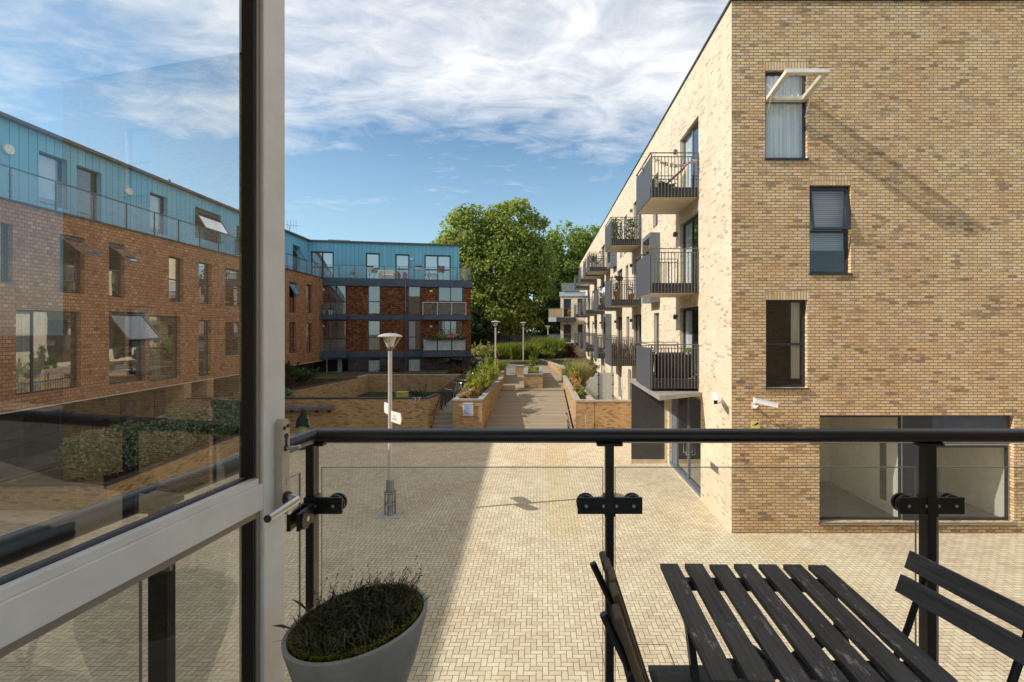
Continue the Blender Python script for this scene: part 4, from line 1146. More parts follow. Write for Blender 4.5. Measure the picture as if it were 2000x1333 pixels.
# narrow planter on the right
bush('green trailing plant at the far end of the narrow right planter', (1.85, 35.4, -3.74), [(0, 0, .45, .36, 1.0, .5), (-.05, -1.2, .4, .36, .9, .42)], 1900, .055, Y2)
bush('rust-orange flowering plants along the middle of the narrow right planter', (1.95, 30.6, -3.74), [(0, 0, .25, .26, 1.8, .34), (0, 1.6, .4, .28, 1.0, .4), (0, -1.8, .2, .24, 1.0, .28)], 2000, .045, OR)
bush('small green tuft at the near end of the narrow right planter', (2.08, 27.0, -3.74), [(0, 0, .16, .24, 1.1, .26)], 700, .045, Y2)
grassclump('pale feathery grass drooping beyond the narrow planter', (2.6, 37.6, -4.5), .5, .6, 2.0, 1500, ST, .012, spread=.3)
bush('silvery bush against the balconies behind the frosted screen', (3.3, 38.5, -4.5), [(0, 0, 1.3, .8, .8, .7), (.5, .3, 1.0, .6, .6, .6)], 1600, .06, GY)
# far planting
for k, (x, y, h, lab) in enumerate([(-5.4, 54, 1.9, 'tall grass hump on the left of the far planting'), (-3.7, 53, 1.8, 'broad dark-based grass clump behind the slatted store'), (-2.1, 52.4, 2.1, 'rounded tall grass clump in front of the dark fence'), (.3, 55, 2.3, 'tall grass clump right of the middle lamp post')]):
    grassclump(lab, (x, y, gz), 1.1 + .15 * k, .9, h * (.72, .95, .86, 1.0)[k], 2400, GG, .024, spread=.30)
bush('yellow-tipped bush right of the middle planter', (.5, 50.5, gz), [(0, 0, .7, .9, .7, .6), (.9, .2, .9, .7, .6, .6)], 1900, .075, Y2)
bush('dark red shrub beside the slanting wall', (2.5, 49.5, gz), [(0, 0, .8, .5, .5, .7), (.5, .1, .5, .5, .5, .5)], 1300, .07, RD)
bush('dark green shrub between the yellow bush and the red shrub', (1.7, 50.2, gz), [(0, 0, .5, .55, .5, .5)], 1000, .07, GR)
bush('dry golden shrub under the plane trunk at the left of the far planting', (-6.6, 52, gz), [(0, 0, .8, 1.0, .8, .7), (1.2, 0, .6, .8, .7, .5)], 1800, .08, ST)
bush('dark hedge-like bush at the corner of the far wing', (-7.1, 45, -3.8), [(0, 0, .5, 1.2, .8, .6), (1.2, 0, .4, .8, .7, .5)], 1900, .08, GR)
bush('rust-tinted low bush on the terrace wall by the wing corner', (-6.4, 38.2, -3.75), [(0, 0, .25, 1.0, .5, .3)], 900, .06, M_leaf('rust_leaves', [(.05, .04, .015), (.13, .075, .025), (.10, .10, .03)]))
bush('thin brown weeds under the first ground-floor window of the wing', (-12.2, 39.6, -3.75), [(0, 0, .25, 1.4, .4, .3)], 500, .05, M_leaf('brown_weeds', [(.05, .035, .02), (.09, .06, .03)]))
bush('dark green bush with pink flowers beside the wing entrance', (-16.3, 31.5, -3.7), [(0, 0, .6, 1.0, 1.2, .7), (.9, 1, .3, .8, .9, .5), (-.8, -.6, .8, .7, .8, .8)], 2200, .08, GR)
bush('grey-green low bush on the lower garden lawn', (-8.0, 31.4, -4.75), [(0, 0, .3, .7, .5, .4), (.7, .2, .2, .5, .5, .3)], 900, .06, GY)
# clipped hedge along the shingle building
planter('brick_planter', 'low brick planter holding the hedge in front of the shingle building', [(-16.2, 14.2), (-12.6, 14.2), (-13.2, 27.0), (-16.2, 27.0)], GZ + .75, cop=m_coping, ch=.05, th=.2)
hb = []
for i in range(15):
    y = 14.9 + i * .82
    hb.append((rng.uniform(-.35, .35) - .03 * i, y - 14.2, .55 + .25 * rng.random(), .75, .75, .65 + .25 * rng.random()))
bush('long grey-green clipped hedge in the planter below the shingle building', (-13.6, 14.2, GZ + .7), hb, 20000, .065, M_leaf('hedge_leaves', [(.07, .10, .055), (.14, .18, .10), (.22, .26, .15)], .25), name='hedge', cat='hedge', shell=.5)
# ================================================================== BALCONY RAILING
br = thing('balcony_railing', 'black tubular balcony railing with clear glass panels on square posts', 'balcony railing', (-.80, 1.72, -1.5))
RY, RZ_, RX = 1.72, -.379, -.80
b = MB(world=True); b.path([(RX - .13 * (RY - .53), .53, RZ_), (RX, RY, RZ_), (2.58, RY, RZ_)], .0252, 24)
b.build('handrail', M_plain('black_gloss_rail', (.009, .011, .015), .33, 0, .12, 25, .5, .06), br, smooth=True)
for nd in bpy.data.materials['black_gloss_rail'].node_tree.nodes:
    if nd.type == 'BSDF_PRINCIPLED': nd.inputs['Coat Weight'].default_value = .2; nd.inputs['Coat Roughness'].default_value = .25; nd.inputs['Coat IOR'].default_value = 1.5
posts = [(-.808, RY), (.231, RY), (1.345, RY), (2.5, RY), (RX - .13 * (RY - 1.13), 1.13)]
for k, (x, y) in enumerate(posts):
    b = MB(world=True)
    hx, hy = (.014, .022) if k < 4 else (.022, .014)
    if k == 2: hx, hy = .0155, .022
    b.box(x - hx, x + hx, y - hy, y + hy, -1.62, -.402)
    b.box(x - .045 if k < 4 else x - .02, x + .045 if k < 4 else x + .02, y - .02 if k < 4 else y - .045, y + .02 if k < 4 else y + .045, -.412, -.4015)
    b.build('post', m_black, br, bevel=.002)
def clamp(c, axis, sides, name='clamp'):
    b = MB(world=True); m2 = MB(world=True); x, y, z = c
    for s_ in sides:
        if axis == 0:
            b.box(x + s_ * .016, x + s_ * .112, y - .022, y - .010, z - .0285, z + .0285)
            for j, mm in ((-.009, b), (.012, b)):
                mm.add([(x + s_ * .082 + .033 * math.cos(a), y + j + d, z + .033 * math.sin(a)) for d in (0, .010) for a in [2 * PI * q / 20 for q in range(20)]],
                       [tuple(range(20))[::-1], tuple(range(20, 40))] + [(q, (q + 1) % 20, 20 + (q + 1) % 20, 20 + q) for q in range(20)])
            m2.add([(x + s_ * .082 + .006 * math.cos(a), y - .0245, z + .006 * math.sin(a)) for a in [2 * PI * q / 10 for q in range(10)]], [tuple(range(10))])
            m2.add([(x + s_ * .022 + .005 * math.cos(a), y - .0245, z + .006 * math.sin(a)) for a in [2 * PI * q / 10 for q in range(10)]], [tuple(range(10))])
        else:
            b.box(x + .010, x + .022, y + s_ * .024, y + s_ * .112, z - .0285, z + .0285)
            b.box(x - .022, x - .010, y + s_ * .024, y + s_ * .112, z - .0285, z + .0285)
            b.add([(x + .022 + d, y + s_ * .082 + .031 * math.cos(a), z + .031 * math.sin(a)) for d in (0, .008) for a in [2 * PI * q / 20 for q in range(20)]],
                  [tuple(range(20))[::-1], tuple(range(20, 40))] + [(q, (q + 1) % 20, 20 + (q + 1) % 20, 20 + q) for q in range(20)])
            m2.add([(x + .0312, y + s_ * .075 + .009 * math.cos(a), z + .009 * math.sin(a)) for a in [2 * PI * q / 10 for q in range(10)]], [tuple(range(10))])
    b.box(x - .019, x + .019, y - .026, y + .026, z - .036, z + .030)
    o = b.build(name, m_black, br, bevel=.0015); m2.build('bolt', m_steel, o)
clamp((.231, RY, -.617), 0, (-1, 1)); clamp((1.345, RY, -.617), 0, (-1, 1)); clamp((-.808, RY, -.617), 0, (1,)); clamp((-.808, RY - .02, -.632), 1, (-1,))
m_gedge = M_plain('glass_edge', (.34, .36, .28), .25, 0, .1)
def gpanel(a, c, y, axis=0):
    zb, zt = -1.46, -.491
    b = MB(world=True); e = MB(world=True)
    if axis == 0:
        b.quad((a, y, zb), (c, y, zb), (c, y, zt), (a, y, zt))
        e.box(a, c, y - .003, y + .003, zt, zt + .0022); e.box(a - .0022, a, y - .003, y + .003, zb, zt + .0022); e.box(c, c + .0022, y - .003, y + .003, zb, zt + .0022)
    else:
        xa, xc = RX - .13 * (RY - a) - .012, RX - .13 * (RY - c) - .012
        b.quad((xa, a, zb), (xc, c, zb), (xc, c, zt), (xa, a, zt))
        e.obox(((xa + xc) / 2, (a + c) / 2, zt + .0011), ((xc - xa) / 2, (c - a) / 2, 0), (.003, -.0004, 0), (0, 0, .0011)); e.box(xc - .003, xc + .003, c, c + .0022, zb, zt + .0022)
    o = b.build('glass_panel', m_glass_rail, br); e.build('glass_edge', m_gedge, o)
gpanel(-.775, .208, RY + .004); gpanel(.253, 1.305, RY + .004); gpanel(1.385, 2.46, RY + .004); gpanel(1.17, 1.655, 0, 1); gpanel(.57, 1.09, 0, 1)

# ================================================================== OPEN GLAZED DOOR
DA = math.atan2(.992, .123)
D = F(-.849, .42, DA)
dd = thing('balcony_door', 'aluminium framed glazed door standing open at the left, with steel lever handle', 'door', (-.849, .42, -1.46))
DT, DBt = 1.02, -1.45
b = MB(D)
b.box(.887, .976, 0, .066, DBt, DT); b.box(0, .095, 0, .066, DBt, DT)
b.box(.0955, .8865, 0, .066, -.481, -.412); b.box(.0955, .8865, 0, .066, DT - .09, DT); b.box(.0955, .8865, 0, .066, DBt, DBt + .12)
fr = b.build('frame', m_alu, dd, bevel=.003)
b = MB(D); bb = MB(D); gk = MB(D)
for z0, z1 in ((-.4115, DT - .0905), (DBt + .1205, -.4815)):
    b.box(.874, .8868, .010, .060, z0, z1); b.box(.0952, .120, .010, .060, z0, z1)
    gk.box(.866, .8738, .013, .052, z0 + .02, z1); gk.box(.1202, .131, .013, .052, z0 + .02, z1)
    bb.box(.1205, .8735, .004, .024, z0, z0 + .016); gk.box(.1205, .8735, .031, .060, z0, z0 + .014)
    gk.box(.131, .866, .0241, .029, z0 + .001, z0 + .018); b.box(.1205, .8735, .010, .060, z1 - .018, z1)
b.build('bead', m_alu_dark, dd); bb.build('lower_bead', m_alu, dd); gk.build('gasket', m_gasket, dd)
for z0, z1 in ((-.411, DT - .108), (DBt + .121, -.4995)):
    b = MB(D); b.quad((.131, .030, z0), (.866, .030, z0), (.866, .030, z1), (.131, .030, z1)); b.build('pane', m_glass_door, dd)
# lock plate with rounded ends, thumb turn, lever
def rrect(cu, z0, z1, hw, n=10):
    pts = [(cu + hw * math.cos(a), z1 - hw + hw * math.sin(a)) for a in [PI * i / n for i in range(n + 1)]]
    return pts + [(cu + hw * math.cos(a), z0 + hw + hw * math.sin(a)) for a in [PI + PI * i / n for i in range(n + 1)]]
pp = rrect(.948, -.512, -.252, .0165)
b = MB(D); n = len(pp)
b.add([(u, -.022, z) for u, z in pp] + [(u, 0.0, z) for u, z in pp], [tuple(range(n)), tuple(range(n, 2 * n))[::-1]] + [(i, i + n, (i + 1) % n + n, (i + 1) % n) for i in range(n)])
m_plate = M_plain('lock_plate', (.56, .50, .40), .35, .3, .05, 60)
pl = b.build('lock_plate', m_plate, dd, bevel=.0012)
def disc(b, u, w, z, r, n=14, d=.002):
    b.add([(u + r * math.cos(a), w - dd_, z + r * math.sin(a)) for dd_ in (0, d) for a in [2 * PI * q / n for q in range(n)]], [tuple(range(n, 2 * n))] + [(q, (q + 1) % n, n + (q + 1) % n, n + q) for q in range(n)])
b = MB(D)
for du in (-.0075, .0075): disc(b, .948 + du, -.0222, -.275 + du * .25, .0052)
disc(b, .948, -.0222, -.300, .0075); b.box(.945, .951, -.0245, -.0222, -.327, -.306); disc(b, .948, -.0222, -.333, .0085)
b.build('keyhole', M_plain('dark_steel', (.06, .05, .045), .4, .6), pl)
b = MB(D); b.box(.944, .952, -.0228, -.0222, -.424, -.423); b.box(.9475, .9485, -.0228, -.0222, -.436, -.412); b.build('engraving', M_plain('engraved', (.22, .18, .14), .5), pl)
b = MB(D); b.path([(.948, -.022, -.333), (.947, -.048, -.332)], .006, 10); b.add([(.940, -.045, -.328), (.956, -.045, -.327), (.950, -.066, -.322), (.938, -.066, -.324), (.941, -.045, -.343), (.955, -.045, -.342), (.949, -.066, -.330), (.939, -.066, -.332)], [(0, 1, 2, 3), (7, 6, 5, 4), (0, 3, 7, 4), (1, 5, 6, 2), (2, 6, 7, 3), (0, 4, 5, 1)])
b.build('thumb_turn', m_steel, pl, bevel=.002)
b = MB(D); disc(b, .948, -.022, -.470, .017, 20, .008); b.build('rose', M_plain('rose_dark', (.035, .032, .03), .4, .3), pl)
b = MB(D)
arc = [(.948, -.026, -.470), (.948, -.046, -.470)] + [(.948 - .018 * (1 - math.cos(a)), -.046 - .018 * math.sin(a), -.470) for a in (.5, 1.0, 1.4)] + [(.90, -.065, -.4715), (.815, -.065, -.4750)]
b.path(arc, .0104, 16); hd = b.build('lever', M_plain('lever_steel', (.60, .60, .59), .28, .85, .04), pl, smooth=True)
b = MB(D); b.path([(.8148, -.065, -.4750), (.812, -.065, -.4751)], .0092, 16); b.build('lever_cap', M_plain('lever_cap_dark', (.05, .045, .04), .5), hd)
b = MB(D); disc(b, .948, -.022, -.505, .011, 18, .012); b.build('cylinder', m_steel, pl)

# ================================================================== PLANT POT
PC = (-.484, 1.285, 0)
pot = thing('plant_pot', 'grey conical pot with slanted mossy rim and dark withered plants inside the railing', 'plant pot', (PC[0], PC[1], -1.5))
SHX = .115
m_pot = M_plain('weathered_pot', (.36, .355, .335), .85, 0, .14, 9, .2, .3)
zr = -.762 + 1.5
prof = [(.105, 0), (.105, .02), (.055, .05), (.045, .20), (.060, .36), (.105, .50), (.150, .63), (.176, zr - .012), (.178, zr), (.168, zr + .002), (.160, zr - .02)]
b = MB(); n = 48; vs = []; fs = []
for k, (r, z) in enumerate(prof):
    sx = SHX * max(0, (z - .36) / (zr - .36)) if z > .36 else 0
    for q in range(n):
        a = 2 * PI * q / n; vs.append((r * math.cos(a), r * math.sin(a), z + sx * r * math.cos(a)))
for k in range(len(prof) - 1):
    for q in range(n): fs.append((k * n + q, k * n + (q + 1) % n, (k + 1) * n + (q + 1) % n, (k + 1) * n + q))
fs.append(tuple(range(n))[::-1])
b.add(vs, fs); b.build('bowl', m_pot, pot, smooth=True)
b = MB(); b.lathe([(.1605, zr - .02), (.13, zr - .004), (.07, zr + .012), (.0, zr + .018)], 40, shear=(SHX, 0), top=False, bot=False)
b.build('soil', M_plain('mossy_soil', (.030, .028, .014), .95, 0, .5, 60, .2, 1.0), pot, smooth=True)
def potz(x, y, h=0): return zr + SHX * x + h
n = 9000; a = rng.uniform(0, 2 * PI, n); r = .158 * np.sqrt(rng.random(n)); C = np.stack([r * np.cos(a), r * np.sin(a), np.zeros(n)], 1)
C[:, 2] = zr + SHX * C[:, 0] + rng.uniform(-.004, .030, n) * (1 - (r / .17) ** 2)
quads('withered_leaves', C, rng.normal(size=(n, 3)) + np.array((0, 0, .5)), rng.uniform(.003, .008, n), M_leaf('withered_leaf', [(.03, .026, .012), (.035, .055, .018), (.065, .09, .028), (.12, .10, .045)], .15), pot, asp=.45)
n = 5000; a = rng.uniform(0, 2 * PI, n); wgt = np.clip(.45 + .55 * np.cos(a + .9), 0, 1); kp = rng.random(n) < wgt; a = a[kp]; n = len(a)
r = .163 - np.abs(rng.normal(0, .010, n)); C = np.stack([r * np.cos(a), r * np.sin(a), zr + SHX * r * np.cos(a) + rng.uniform(-.002, .010, n)], 1)
quads('moss', C, rng.normal(size=(n, 3)) * .6 + np.array((0, 0, 1)), rng.uniform(.002, .0045, n), M_leaf('yellow_moss', [(.05, .055, .008), (.15, .15, .015), (.24, .22, .03)], .2), pot, asp=.7)
n = 1100; a = rng.uniform(0, 2 * PI, n); r = .155 * np.sqrt(rng.random(n)); base = np.stack([r * np.cos(a), r * np.sin(a), zr + SHX * r * np.cos(a)], 1)
tip = base + np.stack([rng.normal(0, .022, n), rng.normal(0, .022, n), rng.uniform(.015, .05, n)], 1)
blades('stems', base, tip, .0009, M_leaf('dry_stem', [(.05, .06, .025), (.14, .13, .07), (.28, .24, .15)], .1), pot)
b = MB(); lv = []
for i in range(24):
    aa = rng.uniform(.1, 3.3) if i < 27 else rng.uniform(2.6, 3.7); rr = rng.uniform(.125, .158); x, y = rr * math.cos(aa), rr * math.sin(aa); z = potz(x, y)
    h = rng.uniform(.03, .095); lean = rng.normal(0, .022, 2)
    pts = [(x, y, z), (x + lean[0] * .4, y + lean[1] * .4, z + h * .5), (x + lean[0], y + lean[1], z + h)]
    b.path(pts, .0007, 4, r1=.0004)
    for j in range(14):
        t = rng.random(); p = np.array(pts[0]) * (1 - t) + np.array(pts[2]) * t; lv.append(p + rng.normal(0, .005, 3))
b.build('twigs', M_plain('twig', (.055, .042, .028), .9), pot)['kind'] = 'stuff'
lv = np.array(lv); quads('twig_leaves', lv, rng.normal(size=lv.shape), rng.uniform(.0025, .0055, len(lv)), M_leaf('twig_leaf', [(.025, .035, .018), (.06, .075, .035)], .2), pot, asp=.4)
lv = np.array([.0, -.115, 0]) + rng.normal(0, (.013, .013, .006), (60, 3)); lv[:, 2] += zr + SHX * lv[:, 0] + .02
quads('green_sprig', lv, rng.normal(size=lv.shape) + np.array((0, 0, 1)), rng.uniform(.006, .011, 60), M_leaf('fresh_sprig', [(.06, .10, .03), (.12, .18, .06)], .3), pot, asp=.3)

# ================================================================== TABLE AND CHAIRS
m_black_wood = M_wood('worn_black_wood', (.022, .020, .0185), (.115, .108, .102), (.46, .43, .41), .7, .55)
m_black_wood2 = M_wood('chair_black_wood', (.045, .043, .042), (.15, .145, .142), (.32, .30, .28), .35, .6)
m_brown_wood = M_wood('folded_chair_wood', (.06, .045, .028), (.20, .14, .075), (.26, .22, .16), .5, .6)
tb = thing('folding_table', 'folding balcony table with seven worn black wooden slats and peeling paint', 'table', (.655, 1.35, -1.5), R(-1.4))
TH = -.779 + 1.5
b = MB()
for i in range(7):
    x0 = -.2755 + i * .0805; j = rng.uniform(-.003, .003)
    b.box(x0, x0 + .0585, -.272 + j, .268 + j, TH - .016, TH + rng.uniform(-.001, .001), grain=1)
b.build('tabletop', m_black_wood, tb, bevel=.0015)
for y in (-.20, .185):
    b = MB(); b.box(-.25, .262, y, y + .028, TH - .046, TH - .0175); b.build('batten', m_black, tb)
b = MB()
for x in (-.235, .225):
    b.obox((x, 0, TH / 2 - .03), (.010, 0, 0), (0, .21, -.33), (0, .012, .008)); b.obox((x + .024, 0, TH / 2 - .03), (.010, 0, 0), (0, -.21, -.33), (0, .012, -.008))
b.path([(-.235, .19, .06), (.25, .19, .06)], .008, 6); b.path([(-.235, -.19, .06), (.25, -.19, .06)], .008, 6); b.path([(-.235, .02, TH / 2 - .03), (.25, .02, TH / 2 - .03)], .007, 6)
b.obox((.02, .02, TH - .16), (.19, 0, .13), (0, .008, 0), (.008, 0, -.010)); b.obox((.02, -.05, TH - .16), (.19, 0, -.13), (0, .008, 0), (.008, 0, .010))
b.build('legs', m_black, tb)
ch = thing('folding_chair', 'folding chair with two black weathered wooden back slats, right of the table', 'folding chair', (1.04, 1.31, -1.5), 0)
b = MB()
# slats between measured end points (relative to chair origin)
def slat(b, far, near, up, th=.008, hh=.027):
    far, near, up = map(np.array, (far, near, up)); c = (far + near) / 2; ax = (near - far) / 2
    up = up / np.linalg.norm(up); nn = np.cross(ax, up); nn /= np.linalg.norm(nn)
    b.obox(c, ax, nn * th, up * hh, grain=0)
o_ = np.array((1.04, 1.31, -1.5))
slat(b, np.array(P(1775, 1093, 1.50)) - o_, np.array((1.170, 1.10, -.700)) - o_, (.32, 0, .95))
slat(b, np.array(P(1757, 1139, 1.475)) - o_, np.array((1.118, 1.118, -.752)) - o_, (.32, 0, .95))
b.build('backrest', m_black_wood2, ch, bevel=.0015)
b = MB()
for (x, y) in ((.095, .155), (.125, -.125)):
    b.path([(x - .275, y, 0), (x - .115, y, .44), (x - .05, y, .60), (x + .012, y, .785)], .0095, 8)
    b.path([(x - .02, y + .02, 0), (x - .36, y + .02, .43)], .0085, 8)
b.path([(-.16, .155, .06), (-.13, -.125, .06)], .007, 6)
b.build('frame', m_black, ch)
b = MB()
for i in range(5): b.obox((-.07 - i * .062, .015 - .0, .445), (.026, 0, 0), (.015, .18, 0), (0, 0, .008), grain=1)
b.build('seat', m_black_wood2, ch, bevel=.0015)
c2 = thing('folding_chair', 'folding chair seen edge-on left of the table, brown-edged rounded back', 'folding chair', (.33, 1.33, -1.5), 0)
b = MB()
nb = 5
for i in range(nb):
    y0 = .165 - i * .069; hgt = (.822, .834, .838, .834, .818)[i]
    t = np.array((-.150, 0, hgt)); q = np.array((-.030, 0, .46))
    c = (t + q) / 2; ax = (t - q) / 2; nn = np.cross(ax, (0, 1, 0)); nn /= np.linalg.norm(nn)
    b.obox(c + np.array((0, y0 - .032, 0)) + nn * (.004 * (abs(i - 2) - 1)), ax, (0, .0340, 0), nn * .0095, grain=0)
b.build('backrest', m_brown_wood, c2, bevel=.006)
b = MB()
for y in (.14, -.12):
    b.path([(.16, y, 0), (-.02, y, .44), (-.09, y, .60), (-.182, y, .795)], .0105, 8)
    b.path([(-.15, y + .02, 0), (.22, y + .02, .44)], .0095, 8)
b.path([(.0, .14, .47), (.0, -.12, .47)], .007, 6)
b.obox((-.115, .02, .66), (0, .17, 0), (.006, 0, -.004), (.008, 0, .015))
b.build('frame', m_black, c2)
b = MB()
b.box(-.01, .30, -.19, .172, .452, .470, grain=0)
b.build('seat', m_black_wood2, c2, bevel=.003)

# ================================================================== STREET LAMPS, SIGNS
lp = thing('lamp_post', 'tall pale lamp post with conical lantern in the courtyard, carrying direction signs', 'lamp post', (-4.33, 13.9, GZ), 0, 'conical lamp posts along the courtyard and ramp')
b = MB(); b.tube((0, 0, 0), (0, 0, 1.0), .09, 14); b.tube((0, 0, 1.0), (0, 0, 4.66), .056, 14); b.build('pole', m_post, lp, smooth=True)
b = MB(); b.lathe([(.05, 4.6), (.075, 4.66), (.10, 4.72), (.085, 4.735)], 20); b.build('collar', M_plain('lamp_collar', (.14, .13, .11), .5, .3), lp, smooth=True)
b = MB(); b.lathe([(.09, 4.735), (.17, 4.99), (.175, 5.0)], 24, top=False, bot=False); b.build('lens', M_plain('lamp_lens', (.60, .56, .46), .2, 0, .04), lp, smooth=True)
b = MB(); b.lathe([(.345, 5.03), (.34, 5.015), (.19, 5.0), (.10, 4.985)], 28, top=False, bot=False); b.lathe([(.345, 5.031), (.28, 5.075), (.15, 5.11), (.0, 5.12)], 28, bot=False, top=False)
for q in range(3):
    a = 2 * PI * q / 3 + .5; b.path([(.075 * math.cos(a), .075 * math.sin(a), 4.68), (.30 * math.cos(a), .30 * math.sin(a), 5.02)], .016, 6)
b.build('hood', M_plain('lamp_hood', (.48, .45, .40), .4, .3, .08), lp, smooth=True)
b = MB()
for z in (.30, .62): b.ring((0, 0, z), .15, .028, 2, 24, 8)
for q in range(8): a = 2 * PI * q / 8; b.tube((.15 * math.cos(a), .15 * math.sin(a), .02), (.15 * math.cos(a), .15 * math.sin(a), .62), .016, 6)
b.lathe([(.06, 1.0), (.11, .98), (.11, .62)], 14, top=False, bot=False)
b.build('base_guard', M_plain('galvanised_guard', (.30, .31, .31), .45, .5, .1), lp)
b = MB(); b.box(-.34, .34, -.34, .34, .0, .012); b.build('base_pad', M_plain('concrete_pad', (.50, .47, .41), .9), lp)
GL = 'conical lamp posts along the courtyard and ramp'
l2 = dup(lp, (-3.52, 34.3 + 2.0, -4.62), .4, 'lamp post with conical lantern rising from behind the long golden planter', GL)
l3 = dup(lp, (-2.02, 50, -4.55), 1.0, 'slender distant lamp post in front of the dark fence, middle of the planting', GL)
l4 = dup(lp, (.6, 62, -4.9), .2, 'farthest lamp post, barely visible against the trees beside the far block', GL)
for l in (l2, l3, l4):
    for c in list(kids(l)):
        if c.name.startswith(('base_guard', 'base_pad')): bpy.data.objects.remove(c)
def dirsign(label, loc, rz, tilt_text, L_=.46, H=.27, flip=1):
    o = thing('direction_sign', label, 'direction sign', loc, rz)
    b = MB(); pts = [(0, -H / 2), (L_ - .06, -H / 2), (L_, 0), (L_ - .06, H / 2), (0, H / 2)]
    b.add([(x, -.012, z) for x, z in pts] + [(x, .012, z) for x, z in pts], [(0, 1, 2, 3, 4), (9, 8, 7, 6, 5)] + [(i, i + 5, (i + 1) % 5 + 5, (i + 1) % 5) for i in range(5)])
    b.build('panel', M_plain('sign_panel', (.74, .72, .64), .5, 0, .04), o)
    # two lines of worn grey lettering, too small to be read
    b = MB()
    for z, xs in ((.035, [.16, .19, .22, .25]), (-.045, [.09 + .031 * i for i in range(9)])):
        for x in xs:
            b.box(x, x + .006, -.0135, -.0125, z - .022, z + .022); b.box(x + .014, x + .02, -.0135, -.0125, z - .022, z + .016); b.box(x + .006, x + .014, -.0135, -.0125, z + random.choice((-.02, 0, .016)), z + random.choice((.02, .022)))
    b.build('lettering', M_plain('sign_lettering', (.34, .35, .34), .6), o)
    return o
dirsign('white arrow-ended direction sign pointing right on the courtyard lamp post', (-4.33 + .05, 13.85, -2.50), R(-48), True, .64, .30)
dirsign('white direction sign pointing away to the left, behind the courtyard lamp post', (-4.33 - .03, 13.96, -2.34), R(122), True, .60, .30)
# numerals on the brown wall
tc = bpy.data.curves.new('wall_numerals', 'FONT'); tc.body = '27'; tc.size = .42; tc.extrude = .012; tc.align_x = 'CENTER'; tc.align_y = 'CENTER'
tc.materials.append(M_plain('numeral_metal', (.60, .55, .50), .4, .2))
to = bpy.data.objects.new('numeral_text', tc); COL.objects.link(to); bpy.context.view_layer.update(); me_ = bpy.data.meshes.new_from_object(to.evaluated_get(bpy.context.evaluated_depsgraph_get())); bpy.data.objects.remove(to); to = bpy.data.objects.new('house_numerals', me_); COL.objects.link(to); p_ = P(813.5, 782.5, 24.53); to.location = p_; to.rotation_euler = (PI / 2, 0, 0)
tag(to, 'pale metal numerals 27 near the right end of the brown brick wall', 'numerals')
ac = thing('access_cover', 'paved access cover outlined by a thin metal frame in the courtyard, near the folded chair', 'access cover', P(1272, 1285, 7.86)[:2] + (GZ,))
b = MB()
for x0, x1, y0, y1 in ((-.33, .33, -.33, -.318), (-.33, .33, .318, .33), (-.33, -.318, -.318, .318), (.318, .33, -.318, .318)): b.box(x0, x1, y0, y1, -.01, .004)
b.build('frame', m_dark, ac)
# bench-like board along the brown wall
x0, _, z0 = P(540, 797, 24.5); x1, _, _ = P(652, 797, 24.5)
bn = thing('wall_ledge', 'long grey weathered ledge fixed to the brown brick wall above the walking person', 'ledge', ((x0 + x1) / 2, 24.3, z0))
b = MB(world=True); b.box(x0, x1, 24.2, 24.545, z0 - .07, z0 + .06); b.build('board', M_plain('weathered_board', (.15, .15, .16), .85, 0, .2, 3), bn)
b = MB(world=True)
for i in range(5): xx = x0 + .2 + (x1 - x0 - .4) * i / 4; b.box(xx - .03, xx + .03, 24.3, 24.545, z0 - .22, z0 - .071)
b.build('bracket', m_dark, bn)
# notice board on the planter end
nb_ = thing('notice_board', 'white notice board with blue header on the end of the long golden planter', 'notice board', P(914, 800, 24.48))
b = MB(world=True); x0, _, z1 = P(904, 788, 24.44); x1, _, z0 = P(924, 812, 24.44); b.box(x0, x1, 24.44, 24.495, z0, z1); b.build('panel', m_white, nb_)
b = MB(world=True); b.box(x0 + .04, x1 - .04, 24.434, 24.4395, z0 + .1, z1 - .05); b.build('notice', M_plain('pale_blue_notice', (.42, .50, .72), .6, 0, .1), nb_)
b = MB(world=True)
for i in range(9): b.box(x0 + .08, x1 - .08 - .07 * (i % 3), 24.431, 24.4335, z1 - .14 - i * .042, z1 - .128 - i * .042)
b.box(x0 + .0, x1, 24.43, 24.436, z0 + .06, z0 + .09); b.box(x0, x1, 24.43, 24.436, z1 - .06, z1 - .035)
b.build('text_lines', M_plain('notice_text', (.16, .18, .34), .6), nb_)
# yellow camera warning sign
ws = thing('warning_sign', 'small yellow camera warning sign on the end wall under the white camera', 'warning sign', E(.6, -.02, -2.5))
b = MB(world=True); u0, z1 = E.uz(1467.5, 823); u1, z0 = E.uz(1483, 845); u1 -= 0; b.T = E; b.box(u0, u1, -.025, -.004, z0, z1); b.build('plate', M_plain('yellow_plate', (.72, .62, .10), .5, 0, .08), ws)
b = MB(E); uc, zc = (u0 + u1) / 2, z1 - .07
b.box(u0 + .015, u1 - .015, -.0265, -.0255, z1 - .11, z1 - .015); b.build('white_field', M_plain('pale_yellow_field', (.80, .76, .45), .5), ws)
b = MB(E); b.obox((uc + .02, -.028, zc), (.05, 0, .018), (0, .0012, 0), (-.008, 0, .02)); b.obox((uc + .05, -.028, zc + .03), (.016, 0, .006), (0, .0012, 0), (-.008, 0, .012)); b.obox((uc - .05, -.028, zc - .02), (.04, 0, .003), (0, .0012, 0), (0, 0, .006)); b.box(u0 + .04, u1 - .04, -.0265, -.0255, z0 + .035, z0 + .055)
b.build('pictogram', m_gasket, ws)
